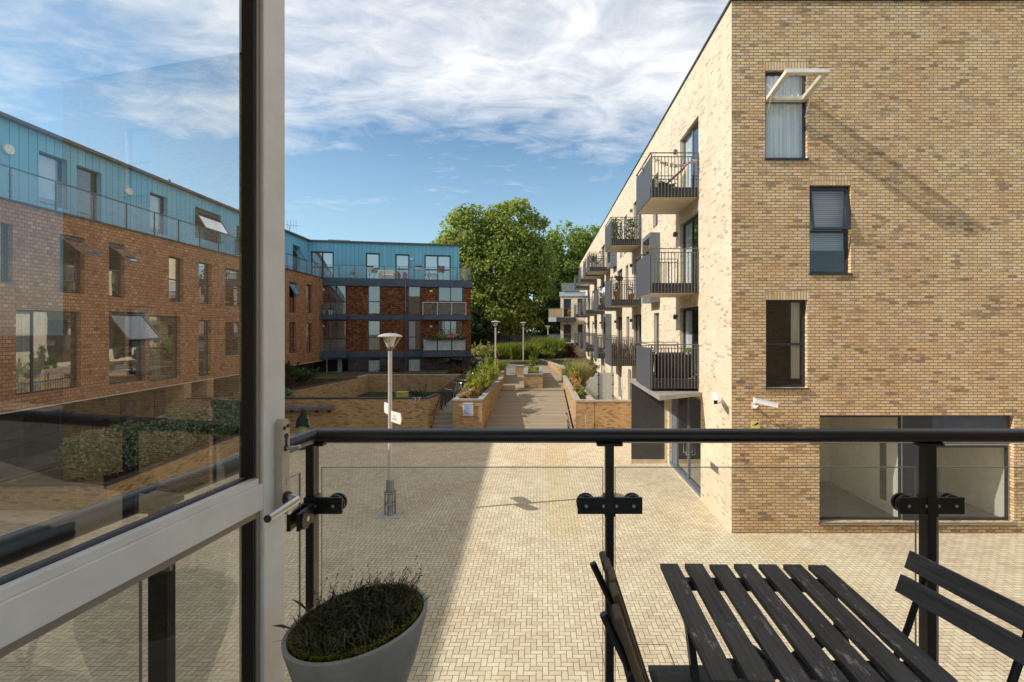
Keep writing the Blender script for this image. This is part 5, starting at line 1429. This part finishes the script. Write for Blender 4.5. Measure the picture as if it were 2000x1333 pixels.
# security cameras
def cctv(label, Fc, u, z, du):
    o = thing('security_camera', label, 'security camera', Fc(u, 0, z))
    b = MB(Fc); b.box(u - .05, u + .05, -.03, -.001, z - .10, z + .06); b.path([(u, -.03, z - .03), (u, -.16, z - .05), (u + du * .02, -.24, z + .04)], .025, 8); b.build('bracket', m_white, o)
    b = MB(Fc); c = np.array((u + du * .17, -.30, z + .09)); ax = np.array((du * .26, -.07, -.055)); up = np.array((.0, 0, .055)); sd = np.array((.0, .055, 0)); b.obox(c, ax, sd, up); b.obox(c + up * 1.15 + ax * .06, ax * 1.08, sd * 1.2, up * .12)
    b.build('body', m_white, o, bevel=.012)
    b = MB(Fc); b.obox(c + ax * 1.01, ax * .012, sd * .8, up * .8); b.build('lens', m_gasket, o)
    return o
u, z = E.uz(1472, 791); cctv('white bullet security camera on the end wall above the yellow sign', E, u, z, 1)
cctv('white bullet security camera on the sunlit side wall beside the entrance canopy', S, su(13.15), -1.97, 1)

# ================================================================== PERSON
pe = thing('person', 'person in dark green headscarf and pale green dress walking along the brown wall', 'person', (-10.45, 21.4, GZ), R(8))
def skin(name, verts, edges, rad, m, parent, sub=2):
    me = bpy.data.meshes.new(name); me.from_pydata(verts, edges, []); me.materials.append(m)
    o = bpy.data.objects.new(name, me); COL.objects.link(o); o.parent = parent
    sk = o.modifiers.new('skin', 'SKIN'); sk.use_smooth_shade = True
    for v, r in zip(me.skin_vertices[0].data, rad): v.radius = (r, r) if not isinstance(r, tuple) else r
    me.skin_vertices[0].data[0].use_root = True
    s_ = o.modifiers.new('sub', 'SUBSURF'); s_.levels = s_.render_levels = sub
    return o
V_ = [(0, 0, .90), (0, 0, 1.10), (0, -.01, 1.30), (0, 0, 1.42), (0, .01, 1.50), (0, .02, 1.60),
      (.09, 0, .86), (.10, .10, .48), (.10, .02, .08), (.10, .16, .04), (-.09, 0, .86), (-.10, -.10, .48), (-.10, -.26, .12), (-.10, -.12, .05),
      (.17, 0, 1.37), (.22, -.06, 1.10), (.21, .08, .88), (.20, .12, .80), (-.17, 0, 1.37), (-.22, .06, 1.10), (-.22, .16, .88), (-.21, .20, .80)]
E_ = [(0, 1), (1, 2), (2, 3), (3, 4), (4, 5), (0, 6), (6, 7), (7, 8), (8, 9), (0, 10), (10, 11), (11, 12), (12, 13), (2, 14), (14, 15), (15, 16), (16, 17), (2, 18), (18, 19), (19, 20), (20, 21)]
Rd = [.13, .115, .13, .06, .055, .095, .085, .06, .04, .035, .085, .06, .04, .035, .055, .042, .034, .035, .055, .042, .034, .035]
for side, bi in ((1, 17), (-1, 21)):
    bx_, by_, bz_ = V_[bi]
    for f_, (dx, dy, ln) in enumerate([(.02, .035, .055), (.008, .02, .07), (-.004, .0, .075), (-.012, -.02, .06), (.03 * 1, .045, .03)]):
        V_.append((bx_ + dx, by_ + dy, bz_ - ln)); V_.append((bx_ + dx * .9, by_ + dy * 1.1 + .012, bz_ - ln - .035)); k = len(V_) - 2
        E_ += [(bi, k), (k, k + 1)]; Rd += [.010, .008]
skin('body', V_, E_, Rd, M_plain('skin_tone', (.28, .16, .10), .6), pe)
b = MB(); n = 28
rings = [(.31, .26, .10, 0), (.29, .24, .35, .01), (.25, .2, .65, 0), (.21, .165, .92, 0), (.19, .15, 1.08, 0), (.215, .155, 1.30, 0), (.17, .12, 1.40, 0)]
vs = []
for (rx, ry, z, dy) in rings:
    for q in range(n):
        a = 2 * PI * q / n; wv = 1 + (.09 * math.sin(a * 7 + z * 3) if z < .9 else .02 * math.sin(5 * a)); vs.append((rx * math.cos(a) * wv, dy + ry * math.sin(a) * wv, z))
b.add(vs, [(k * n + q, k * n + (q + 1) % n, (k + 1) * n + (q + 1) % n, (k + 1) * n + q) for k in range(len(rings) - 1) for q in range(n)])
for sx in (1, -1): b.path([(sx * .17, 0, 1.36), (sx * .235, -.05 * sx, 1.10), (sx * .225, .06, .90)], .062, 10, r1=.075)
b.build('dress', M_planks('pale_green_dress', .11, 0, (.34, .36, .17), (.44, .45, .23), (.20, .25, .12), .3, .8), pe, smooth=True)
b = MB(); n = 24; vs = []
rings = [(.30, .22, .98, -.02), (.29, .22, 1.08, -.02), (.255, .19, 1.28, -.01), (.17, .14, 1.42, .0), (.115, .125, 1.50, .01), (.118, .135, 1.60, .015), (.10, .115, 1.68, .01), (.05, .06, 1.725, .01), (.005, .006, 1.735, .01)]
for (rx, ry, z, dy) in rings:
    for q in range(n):
        a = 2 * PI * q / n; wv = 1 + .05 * math.sin(a * 6 + z * 5); vs.append((rx * math.cos(a) * wv, dy + ry * math.sin(a) * wv, z + (.05 * math.sin(3 * a) if z < 1.1 else 0)))
b.add(vs, [(k * n + q, k * n + (q + 1) % n, (k + 1) * n + (q + 1) % n, (k + 1) * n + q) for k in range(len(rings) - 1) for q in range(n)])
b.build('headscarf', M_plain('dark_green_scarf', (.010, .026, .022), .8, 0, .2), pe, smooth=True)
b = MB()
for sx, yy, z in ((.10, .16, .03), (-.10, -.12, .04)): b.lathe([(.045, -.03), (.05, 0), (.03, .04)], 10, (sx, yy - .05, z)); b.box(sx - .045, sx + .045, yy - .10, yy + .08, z - .03, z + .015)
b.build('shoe', m_gasket, pe, bevel=.01)
b = MB(); b.box(-.02, .02, .115, .135, 1.55, 1.56); b.path([(0, .115, 1.60), (0, .148, 1.565)], .012, 6)
for sx in (-1, 1): b.lathe([(.0, -.008), (.012, 0), (.0, .008)], 8, (sx * .035, .115, 1.61))
b.build('face', M_plain('face_features', (.20, .11, .07), .6), pe)

# ================================================================== BICYCLES
def make_bike(label, loc, rz, col, lean=0, group=None):
    o = thing('bicycle', label, 'bicycle', loc, rz, group); o.rotation_euler = (lean, 0, rz)
    for x in (-.52, .52):
        b = MB(); b.ring((x, 0, .34), .322, .026, 1, 28, 6); wh = b.build('wheel', m_gasket, o)
        b = MB(); b.ring((x, 0, .34), .296, .012, 1, 28, 5)
        for q in range(14):
            a = 2 * PI * q / 14; b.tube((x, 0, .34), (x + .3 * math.cos(a), 0, .34 + .3 * math.sin(a)), .0025, 4)
        b.lathe([(.03, -.02), (.03, .02)], 8, (x, 0, .34)); b.build('rim', m_steel, wh)
    b = MB()
    bbk, st_, hd_, hb_ = (-.08, 0, .29), (-.22, 0, .80), (.36, 0, .84), (.40, 0, .70)
    for p, q, r in ((bbk, st_, .016), (st_, hd_, .016), (bbk, hb_, .019), (hd_, hb_, .019), (st_, (-.52, .03, .34), .009), (st_, (-.52, -.03, .34), .009), (bbk, (-.52, .03, .34), .010), (bbk, (-.52, -.03, .34), .010), (hb_, (.52, .04, .34), .012), (hb_, (.52, -.04, .34), .012), (st_, (-.25, 0, .94), .012), (hd_, (.34, 0, .98), .012)): b.tube(p, q, r, 7)
    b.build('frame', M_plain('bike_paint', col, .4, .2), o)
    b = MB(); b.path([(.30, -.28, 1.0), (.38, -.18, 1.0), (.35, 0, .98), (.38, .18, 1.0), (.30, .28, 1.0)], .012, 7); b.build('handlebar', m_steel, o)
    b = MB(); b.add([(-.40, -.075, .95), (-.40, .075, .95), (-.26, .05, .96), (-.12, .015, .955), (-.12, -.015, .955), (-.26, -.05, .96), (-.38, 0, .91), (-.15, 0, .925)], [(0, 5, 2, 1), (5, 4, 3, 2), (0, 1, 6), (1, 2, 7, 6), (0, 6, 7, 5), (2, 3, 7), (5, 7, 4), (3, 4, 7)]); b.build('saddle', m_gasket, o)
    b = MB(); b.ring((-.08, .035, .29), .085, .006, 1, 16, 5); b.tube((-.08, .04, .29), (-.02, .10, .14), .009, 6); b.tube((-.08, -.04, .29), (-.14, -.10, .44), .009, 6); b.box(-.06, .02, .08, .14, .13, .15); b.box(-.18, -.10, -.14, -.08, .43, .45); b.build('crank', m_dark, o)
    return o
BG = 'bicycles leaning on the path railing'
make_bike('black bicycle nearest the steps, leaning on the path railing', (-5.42, 26.9, -4.41), PI / 2, (.02, .02, .022), R(10), BG)
make_bike('dark bicycle with pale mudguards second along the path railing', (-5.40, 29.6, -4.34), PI / 2 + .06, (.32, .31, .29), R(10), BG)
make_bike('silver bicycle third along the path railing', (-5.38, 30.9, -4.30), PI / 2 - .05, (.46, .45, .44), R(9), BG)
make_bike('farthest bicycle on the path railing, by the terrace wall', (-5.38, 34.6, -4.20), PI / 2, (.08, .08, .09), R(9), BG)
make_bike('lone bicycle leaning on the pale planter wall at the foot of the ramp', (1.33, 24.9, GZ + .03), PI / 2 - .05, (.40, .36, .30), R(-9))
for i, (y, lab) in enumerate(((25.0, None),)):
    rk = thing('cycle_hoop', 'steel cycle hoop in front of the short courtyard wall', 'cycle hoop', (2.05, 24.1, GZ))
    b = MB(); b.path([(0, -.0, 0), (0, 0, 1.0), (.03, .25, 1.1), (.06, .35, 0)], .025, 8); b.build('hoop', m_steel, rk)

# ================================================================== THINGS ON THE OPPOSITE BALCONIES
def SP(u_y, w, z): return S(su(u_y), w, z)
m_terra = M_plain('terracotta', (.42, .14, .06), .8, 0, .1)
m_canvas = M_plain('beige_canvas', (.55, .40, .22), .9, 0, .08)
def pot_plant(label, loc, r, h, leafm, ph, n=350, col=None, sz=.05):
    o = thing('potted_plant', label, 'potted plant', loc)
    b = MB(); b.lathe([(r * .7, 0), (r, h), (r * 1.08, h), (r * 1.08, h * 1.08), (r * .9, h * 1.08)], 14); b.build('pot', col or m_terra, o)
    C, nn = blob_pts([(0, 0, h + ph * .5, ph * .4, ph * .4, ph * .55)], n, .1); quads('foliage', C, nn, rng.uniform(.6, 1.3, n) * sz, leafm, o); return o
# top balcony: lounger, watering can, bunting
dk = thing('deck_chair', 'beige canvas deck chair on the nearest top-floor balcony', 'deck chair', SP(16.0, -.75, FL[0] + .05))
b = MB(S); pts = []
for i, (w, z) in enumerate(((-1.1, .32), (-.8, .25), (-.55, .30), (-.3, .62), (-.15, .95))): pts += [(su(15.7), w, FL[0] + .05 + z), (su(16.3), w, FL[0] + .05 + z)]
b.add(pts, [(2 * i, 2 * i + 2, 2 * i + 3, 2 * i + 1) for i in range(4)]); b.build('canvas', m_canvas, dk)
b = MB(S)
for y in (15.68, 16.32):
    b.path([(su(y), -1.15, FL[0] + .08), (su(y), -.12, FL[0] + 1.02)], .018, 6); b.path([(su(y), -.25, FL[0] + .06), (su(y), -1.12, FL[0] + .40)], .018, 6)
b.build('frame', M_plain('chair_timber', (.10, .06, .03), .6), dk)
wc = thing('watering_can', 'grey metal can with dark lid standing at the corner of the top-floor balcony', 'watering can', SP(15.6, -1.3, FL[0] + .05))
b = MB(); b.lathe([(.10, 0), (.10, .32), (.06, .38)], 14); b.path([(.08, 0, .15), (.22, 0, .42)], .015, 6); b.path([(-.1, 0, .1), (-.18, 0, .25), (-.06, 0, .38)], .01, 6); b.build('body', m_steel, wc)
bu = thing('bunting', 'string of pink, green and red paper flowers on the top-floor balcony rail', 'bunting', SP(15.22, -.75, FL[0] + .95))
b = MB(S); sp_ = [(su(15.20), -1.45 + .145 * i, FL[0] + .98 - .22 * math.sin(PI * i / 10)) for i in range(11)]; b.path(sp_, .004, 4); b.build('string', m_dark, bu)
for i, c in enumerate(((.62, .15, .18), (.60, .25, .12), (.05, .22, .14), (.70, .14, .08), (.10, .26, .12), (.65, .18, .25), (.45, .10, .40), (.66, .20, .10), (.70, .35, .38))):
    p = np.array(S(*sp_[i + 1])); q = p + rng.normal(0, .03, (26, 3)) + np.array((0, 0, -.03))
    quads('paper_flower', q, rng.normal(size=(26, 3)), .035, M_plain('paper_%d' % i, tuple(.45 * q + .3 for q in c), .8), bu, off=root_loc(bu))
b = MB(S); pf = np.array(SP(16.2, -1.52, FL[0] + .95)); q = pf + rng.normal(0, .045, (40, 3)); quads('paper_flower', q, rng.normal(size=(40, 3)), .04, M_plain('paper_pink', (.75, .42, .45), .8), bu, off=root_loc(bu))
# B stack top: ivy
iv = thing('climbing_ivy', 'dark green ivy grown through the railings of the second top-floor balcony', 'ivy', SP(24.1, -.75, FL[0]))
n = 1500; C = np.stack([rng.uniform(su(24.5), su(24.05), n), rng.uniform(-1.47, -.08, n), FL[0] + rng.uniform(.02, 1.08, n)], 1)
dens = np.sin(C[:, 1] * 9) * .5 + .62; C = C[rng.random(n) < dens]; Cw = np.array([S(*c) for c in C])
quads('leaves', Cw, rng.normal(size=Cw.shape), rng.uniform(.03, .065, len(Cw)), GR, iv, off=root_loc(iv))
# B stack second floor: terracotta pots
pot_plant('terracotta pot with bare twigs on the middle balcony, nearer the rail corner', SP(24.5, -1.15, FL[1] + .05), .17, .42, m_leafD, .5, 120, None, .04)
pot_plant('terracotta pot on the middle balcony, close to the wall', SP(24.5, -.45, FL[1] + .05), .16, .30, m_leafD, .5, 90, None, .04)
hb2 = thing('hanging_basket', 'dark hanging basket on the rail of the middle-floor balcony', 'hanging basket', SP(24.1, -1.1, FL[1] + .95)); b = MB(); b.lathe([(.02, 0), (.16, .06), (.20, .17), (.18, .17)], 14); b.build('basket', m_dark, hb2); C, nn = blob_pts([(0, 0, .2, .2, .2, .1)], 160, .1); quads('foliage', C, nn, .04, m_leafD, hb2)
# first floor near: covered barbecue
bq = thing('covered_barbecue', 'barbecue under a black cover on the nearest first-floor balcony', 'barbecue', SP(15.9, -.7, FL[2] + .05))
b = MB(); b.add([(x * sx, y * sy, z) for z, x, y in ((0, .50, .24), (.55, .50, .24), (.72, .47, .21), (.80, .40, .17)) for sx, sy in ((-1, -1), (1, -1), (1, 1), (-1, 1))], [(4 * k + q, 4 * k + (q + 1) % 4, 4 * k + 4 + (q + 1) % 4, 4 * k + 4 + q) for k in range(3) for q in range(4)] + [(12, 13, 14, 15)])
b.build('cover', M_plain('black_cover', (.012, .012, .014), .5, 0, .2, 12, .5, .5), bq, bevel=.03)
b = MB()
for sx in (-.4, .4):
    for sy in (-.18, .18): b.tube((sx, sy, -.05), (sx, sy, .1), .02, 6)
b.build('leg', m_dark, bq)
for lab, y, w in (('small yellow-flowered plant behind the covered barbecue, wall side', 15.9, -.12), ('small plant behind the covered barbecue, outer side', 16.0, -1.32)): pot_plant(lab, SP(y, w, FL[2] + .05), .10, .68, Y1 if w > -.5 else Y2, .3, 130, m_dark, .035)
# first-floor second stack: reed screen
rs = thing('reed_screen', 'brown reed screen behind the railing of the second first-floor balcony', 'reed screen', SP(24.2, -.75, FL[2]))
n = 420; base = np.stack([np.full(n, su(24.26)) + rng.normal(0, .02, n), rng.uniform(-1.46, -.06, n), np.full(n, FL[2] + .08)], 1); tip = base + np.stack([rng.normal(0, .02, n), rng.normal(0, .05, n), rng.uniform(.7, 1.05, n)], 1)
blades('reeds', np.array([S(*p) for p in base]), np.array([S(*p) for p in tip]), .008, M_leaf('reed', [(.09, .055, .03), (.18, .12, .07), (.26, .19, .12)], .1), rs, off=root_loc(rs))
um = thing('folded_parasol', 'white folded parasol and wicker chair back on the third middle-floor balcony', 'parasol', SP(30.4, -1.0, FL[1] + .05)); b = MB(); b.lathe([(.02, 0), (.03, .5), (.30, .55), (.36, .75), (.20, 1.0), (.05, 1.15)], 16); b.build('canopy', m_white, um); b = MB(); b.lathe([(.28, 0), (.32, .25), (.30, .48)], 14); b.build('base', M_plain('wicker', (.40, .30, .18), .8), um)
pot_plant('palm-like plant in a pale pot on the third top-floor balcony', SP(35.7, -1.2, FL[0] + .05), .16, .35, Y2, .7, 200, m_white, .07)
dc2 = thing('deck_chair', 'dark slatted chair on the third top-floor balcony', 'deck chair', SP(36.0, -.5, FL[0] + .05)); b = MB(S)
for i in range(7): b.box(su(36.3), su(35.7), -.75 + .06 * i, -.72 + .06 * i, FL[0] + .45 + .08 * i, FL[0] + .51 + .08 * i)
b.build('back', M_plain('dark_slat', (.07, .05, .035), .7), dc2); b = MB(S); b.box(su(36.3), su(35.7), -1.15, -.75, FL[0] + .42, FL[0] + .46)
for y in (35.75, 36.25):
    for w in (-1.1, -.5): b.tube((su(y), w, FL[0] + .05), (su(y), w, FL[0] + .45), .018, 5)
b.build('frame', m_canvas, dc2)
pot_plant('orange-flowered plant on the far block balcony', FB(1.2, -.8, 1.2), .14, .3, OR, .5, 200, m_terra, .07)
# wing balconies: planters, pots, terrace things
wp = thing('flower_box', 'flower box of green and pink plants along the frosted lower wing balcony', 'flower box', WG(WG.u(868), -.82, Z3 + 1.05)); a, c = WG.u(832, -.8), WG.u(908, -.8)
b = MB(WG); b.box(a, c, -.92, -.76, Z3 + .98, Z3 + 1.12); b.build('box', m_dark, wp)
for nm, m_, f0, f1 in (('green_foliage', Y2, .15, .55), ('pink_flowers', M_leaf('pink_petals', [(.30, .06, .10), (.45, .16, .20), (.12, .14, .05)], .2), .5, .8), ('dark_foliage', GR, .75, 1.0)):
    n = 260; C = np.array([WG(a + (c - a) * (f0 + (f1 - f0) * rng.random()), -.84 + rng.normal(0, .08), Z3 + 1.15 + abs(rng.normal(0, .14))) for _ in range(n)]); quads(nm, C, rng.normal(size=(n, 3)), rng.uniform(.04, .08, n), m_, wp, off=root_loc(wp))
for lab, px, col, m_, ph in (('terracotta pot on the dark corner balcony of the wing, upper floor', 633, m_terra, GR, .5), ('white pot beside the terracotta one on the upper corner balcony of the wing', 645, m_white, GY, .4)): pot_plant(lab, WG(WG.u(px, -.4), -.4, Z2 + .03), .17, .35, m_, ph, 150, col, .06)
pot_plant('leafy plant on the white-railed wing balcony', WG(WG.u(846, -.4), -.4, Z2 + .03), .17, .45, GR, .7, 260, m_dark, .07)
for lab, px, m_, ph in (('cream flowering plant on the roof terrace, left part', 690, ST, .5), ('yellow-green plant on the roof terrace near the third window', 776, Y2, .45), ('pink plant on the roof terrace near the third window', 790, M_leaf('pink_bush', [(.30, .10, .10), (.45, .2, .2)]), .45), ('dry golden bush at the right end of the roof terrace', 910, OR, 1.0)): pot_plant(lab, WG(WG.u(px, .5), .5, ZT + .06), .18, .25, m_, ph, 260, m_white if px < 700 else m_terra, .07)
so = thing('outdoor_sofa', 'pale covered outdoor sofa on the blue roof terrace between two windows', 'outdoor sofa', WG(WG.u(757, .45), .45, ZT)); a, c = WG.u(738, .45), WG.u(771, .45)
b = MB(WG); b.box(a, c, .25, .85, ZT + .05, ZT + .45); b.box(a, c, .65, .85, ZT + .451, ZT + .85); b.box(a, a + .2, .25, .64, ZT + .451, ZT + .65); b.box(c - .2, c, .25, .64, ZT + .451, ZT + .65); b.build('frame', m_soffit, so, bevel=.05)
tt = thing('garden_table', 'white garden table and chair backs outside the right terrace doors', 'garden table', WG(WG.u(845, .5), .5, ZT)); b = MB(WG); u_ = WG.u(843, .5)
for i in range(5): b.path([(u_ - .5 + i * .22, .4, ZT + .05), (u_ - .45 + i * .22, .5, ZT + .5), (u_ - .5 + i * .22, .55, ZT + .85)], .025, 5)
b.box(u_ - .6, u_ + .6, .3, .7, ZT + .62, ZT + .66); b.build('frame', m_white, tt)
for px, lab in ((723, 'small planter hooked on the terrace rail by the second window'), (818, 'planter hooked on the terrace rail between the third and fourth windows'), (862, 'planter hooked on the terrace rail in front of the right doors')):
    u_, z_ = WG.uz(px, 523, -.2); o = thing('rail_planter', lab, 'rail planter', WG(u_, -.2, z_)); b = MB(WG); b.box(u_ - .28, u_ + .28, -.28, -.12, z_ - .16, z_ + .02); b.build('box', m_soffit if px != 862 else m_terra, o); C = np.array([WG(u_ + rng.uniform(-.26, .26), -.2 + rng.normal(0, .06), z_ + .03 + abs(rng.normal(0, .06))) for _ in range(90)]); quads('foliage', C, rng.normal(size=(90, 3)), .05, m_leafD, o, off=root_loc(o))
yb = thing('yellow_box', 'yellow storage box on the lawn edge behind the brown wall', 'storage box', P(783, 772, 28.0)); b = MB(world=True); x0, _, z0 = P(773, 775, 28); x1, _, z1 = P(793, 768, 28); b.box(x0, x1, 28, 28.5, -4.75, z1); b.box(x0 - .02, x1 + .02, 27.98, 28.52, z1 + .001, z1 + .04); b.build('box', M_plain('yellow_plastic', (.52, .46, .12), .6), yb)

# ================================================================== WORLD, SUN, CAMERA
w = bpy.data.worlds.new('World'); SC.world = w; w.use_nodes = True
nt = w.node_tree; nt.nodes.clear()
out = nt.nodes.new('ShaderNodeOutputWorld'); bg = nt.nodes.new('ShaderNodeBackground'); bg.inputs['Strength'].default_value = SKY_STR
sd = Vector((1, .225, -.77)).normalized()
el = math.asin(-sd.z); az = math.atan2(-sd.x, -sd.y)
sky = nt.nodes.new('ShaderNodeTexSky'); sky.sky_type = 'NISHITA'; sky.sun_disc = False
sky.sun_elevation = el; sky.sun_rotation = az % (2 * PI); sky.air_density = 1.0; sky.dust_density = .6; sky.ozone_density = 2.0
tc_ = nt.nodes.new('ShaderNodeTexCoord'); sp = nt.nodes.new('ShaderNodeSeparateXYZ'); nt.links.new(tc_.outputs['Generated'], sp.inputs[0])
zz = math_(nt, 'MAXIMUM', sp.outputs[2], .02)
px_ = math_(nt, 'DIVIDE', sp.outputs[0], math_(nt, 'ADD', zz, .08)); py_ = math_(nt, 'DIVIDE', sp.outputs[1], math_(nt, 'ADD', zz, .08))
cv = nt.nodes.new('ShaderNodeCombineXYZ'); nt.links.new(px_, cv.inputs[0]); nt.links.new(py_, cv.inputs[1]); cv.inputs[2].default_value = 3.7
rot = nt.nodes.new('ShaderNodeMapping'); rot.inputs['Rotation'].default_value = (0, 0, R(-20)); rot.inputs['Scale'].default_value = (1.0, 1.5, 1); rot.inputs['Location'].default_value = CLOUD_LOC; nt.links.new(cv.outputs[0], rot.inputs['Vector'])
n1 = noise(nt, rot.outputs[0], .95, 9, .58, .55); n2 = noise(nt, rot.outputs[0], 4.2, 6, .62, .8)
band = nt.nodes.new('ShaderNodeMapRange'); band.inputs[1].default_value = .22; band.inputs[2].default_value = .46; band.inputs[3].default_value = -.17; band.inputs[4].default_value = .12
nt.links.new(sp.outputs[2], band.inputs[0])
f = math_(nt, 'ADD', math_(nt, 'ADD', math_(nt, 'MULTIPLY', n1, .72), math_(nt, 'MULTIPLY', n2, .28)), band.outputs[0])
cm = ramp(nt, f, [(.43, (0, 0, 0)), (.55, (.5, .5, .5)), (.69, (1, 1, 1))])
hz_ = ramp(nt, sp.outputs[2], [(0, (1, 1, 1)), (.35, (0, 0, 0))])
skc = mixc(nt, 1.0, sky.outputs[0], SKY_TINT, 'MULTIPLY')
skc = mixc(nt, math_(nt, 'MULTIPLY', hz_, .55), skc, tuple(x / SKY_STR for x in (.60, .84, .97)))
shade = ramp(nt, n2, [(.35, tuple(min(50, x / SKY_STR) / 12 for x in (.95, .97, 1.0))), (.6, tuple(min(50, x / SKY_STR) / 12 for x in (1.1, 1.1, 1.1)))])
shade = mixc(nt, 1.0, shade, (12, 12, 12), 'MULTIPLY')
top_dim = nt.nodes.new('ShaderNodeMapRange'); top_dim.inputs[1].default_value = .54; top_dim.inputs[2].default_value = .80; top_dim.inputs[3].default_value = 1.0; top_dim.inputs[4].default_value = CLOUD_TOP; nt.links.new(sp.outputs[2], top_dim.inputs[0])
bv = nt.nodes.new('ShaderNodeVectorMath'); bv.operation = 'SCALE'; nt.links.new(shade, bv.inputs[0]); nt.links.new(top_dim.outputs[0], bv.inputs['Scale']); shade = bv.outputs[0]
fin = mixc(nt, math_(nt, 'MULTIPLY', cm, .93), skc, shade)
nt.links.new(fin, bg.inputs[0]); nt.links.new(bg.outputs[0], out.inputs[0])

sl = bpy.data.lights.new('sun', 'SUN'); sl.energy = SUN_E; sl.angle = R(.5); sl.color = (1.0, .955, .885)
so_ = bpy.data.objects.new('sun', sl); COL.objects.link(so_); so_.rotation_euler = sd.to_track_quat('-Z', 'Y').to_euler(); so_.location = (-30, -8, 30)

cam = bpy.data.cameras.new('camera'); cam.sensor_width = 36; cam.lens = 36 * FP / 2000; cam.shift_x = -(VX - 1000) / 2000; cam.shift_y = -(666.5 - VY) / 2000
cam.clip_start = .05; cam.clip_end = 1500
co = bpy.data.objects.new('camera', cam); COL.objects.link(co); co.location = (0, 0, 0); co.rotation_euler = (PI / 2, 0, 0)
SC.camera = co
SC.view_settings.view_transform = 'Standard'; SC.view_settings.look = 'None'; SC.view_settings.exposure = 0; SC.view_settings.gamma = 1
SC.cycles.max_bounces = 8; SC.cycles.transparent_max_bounces = 24; SC.cycles.use_denoising = True
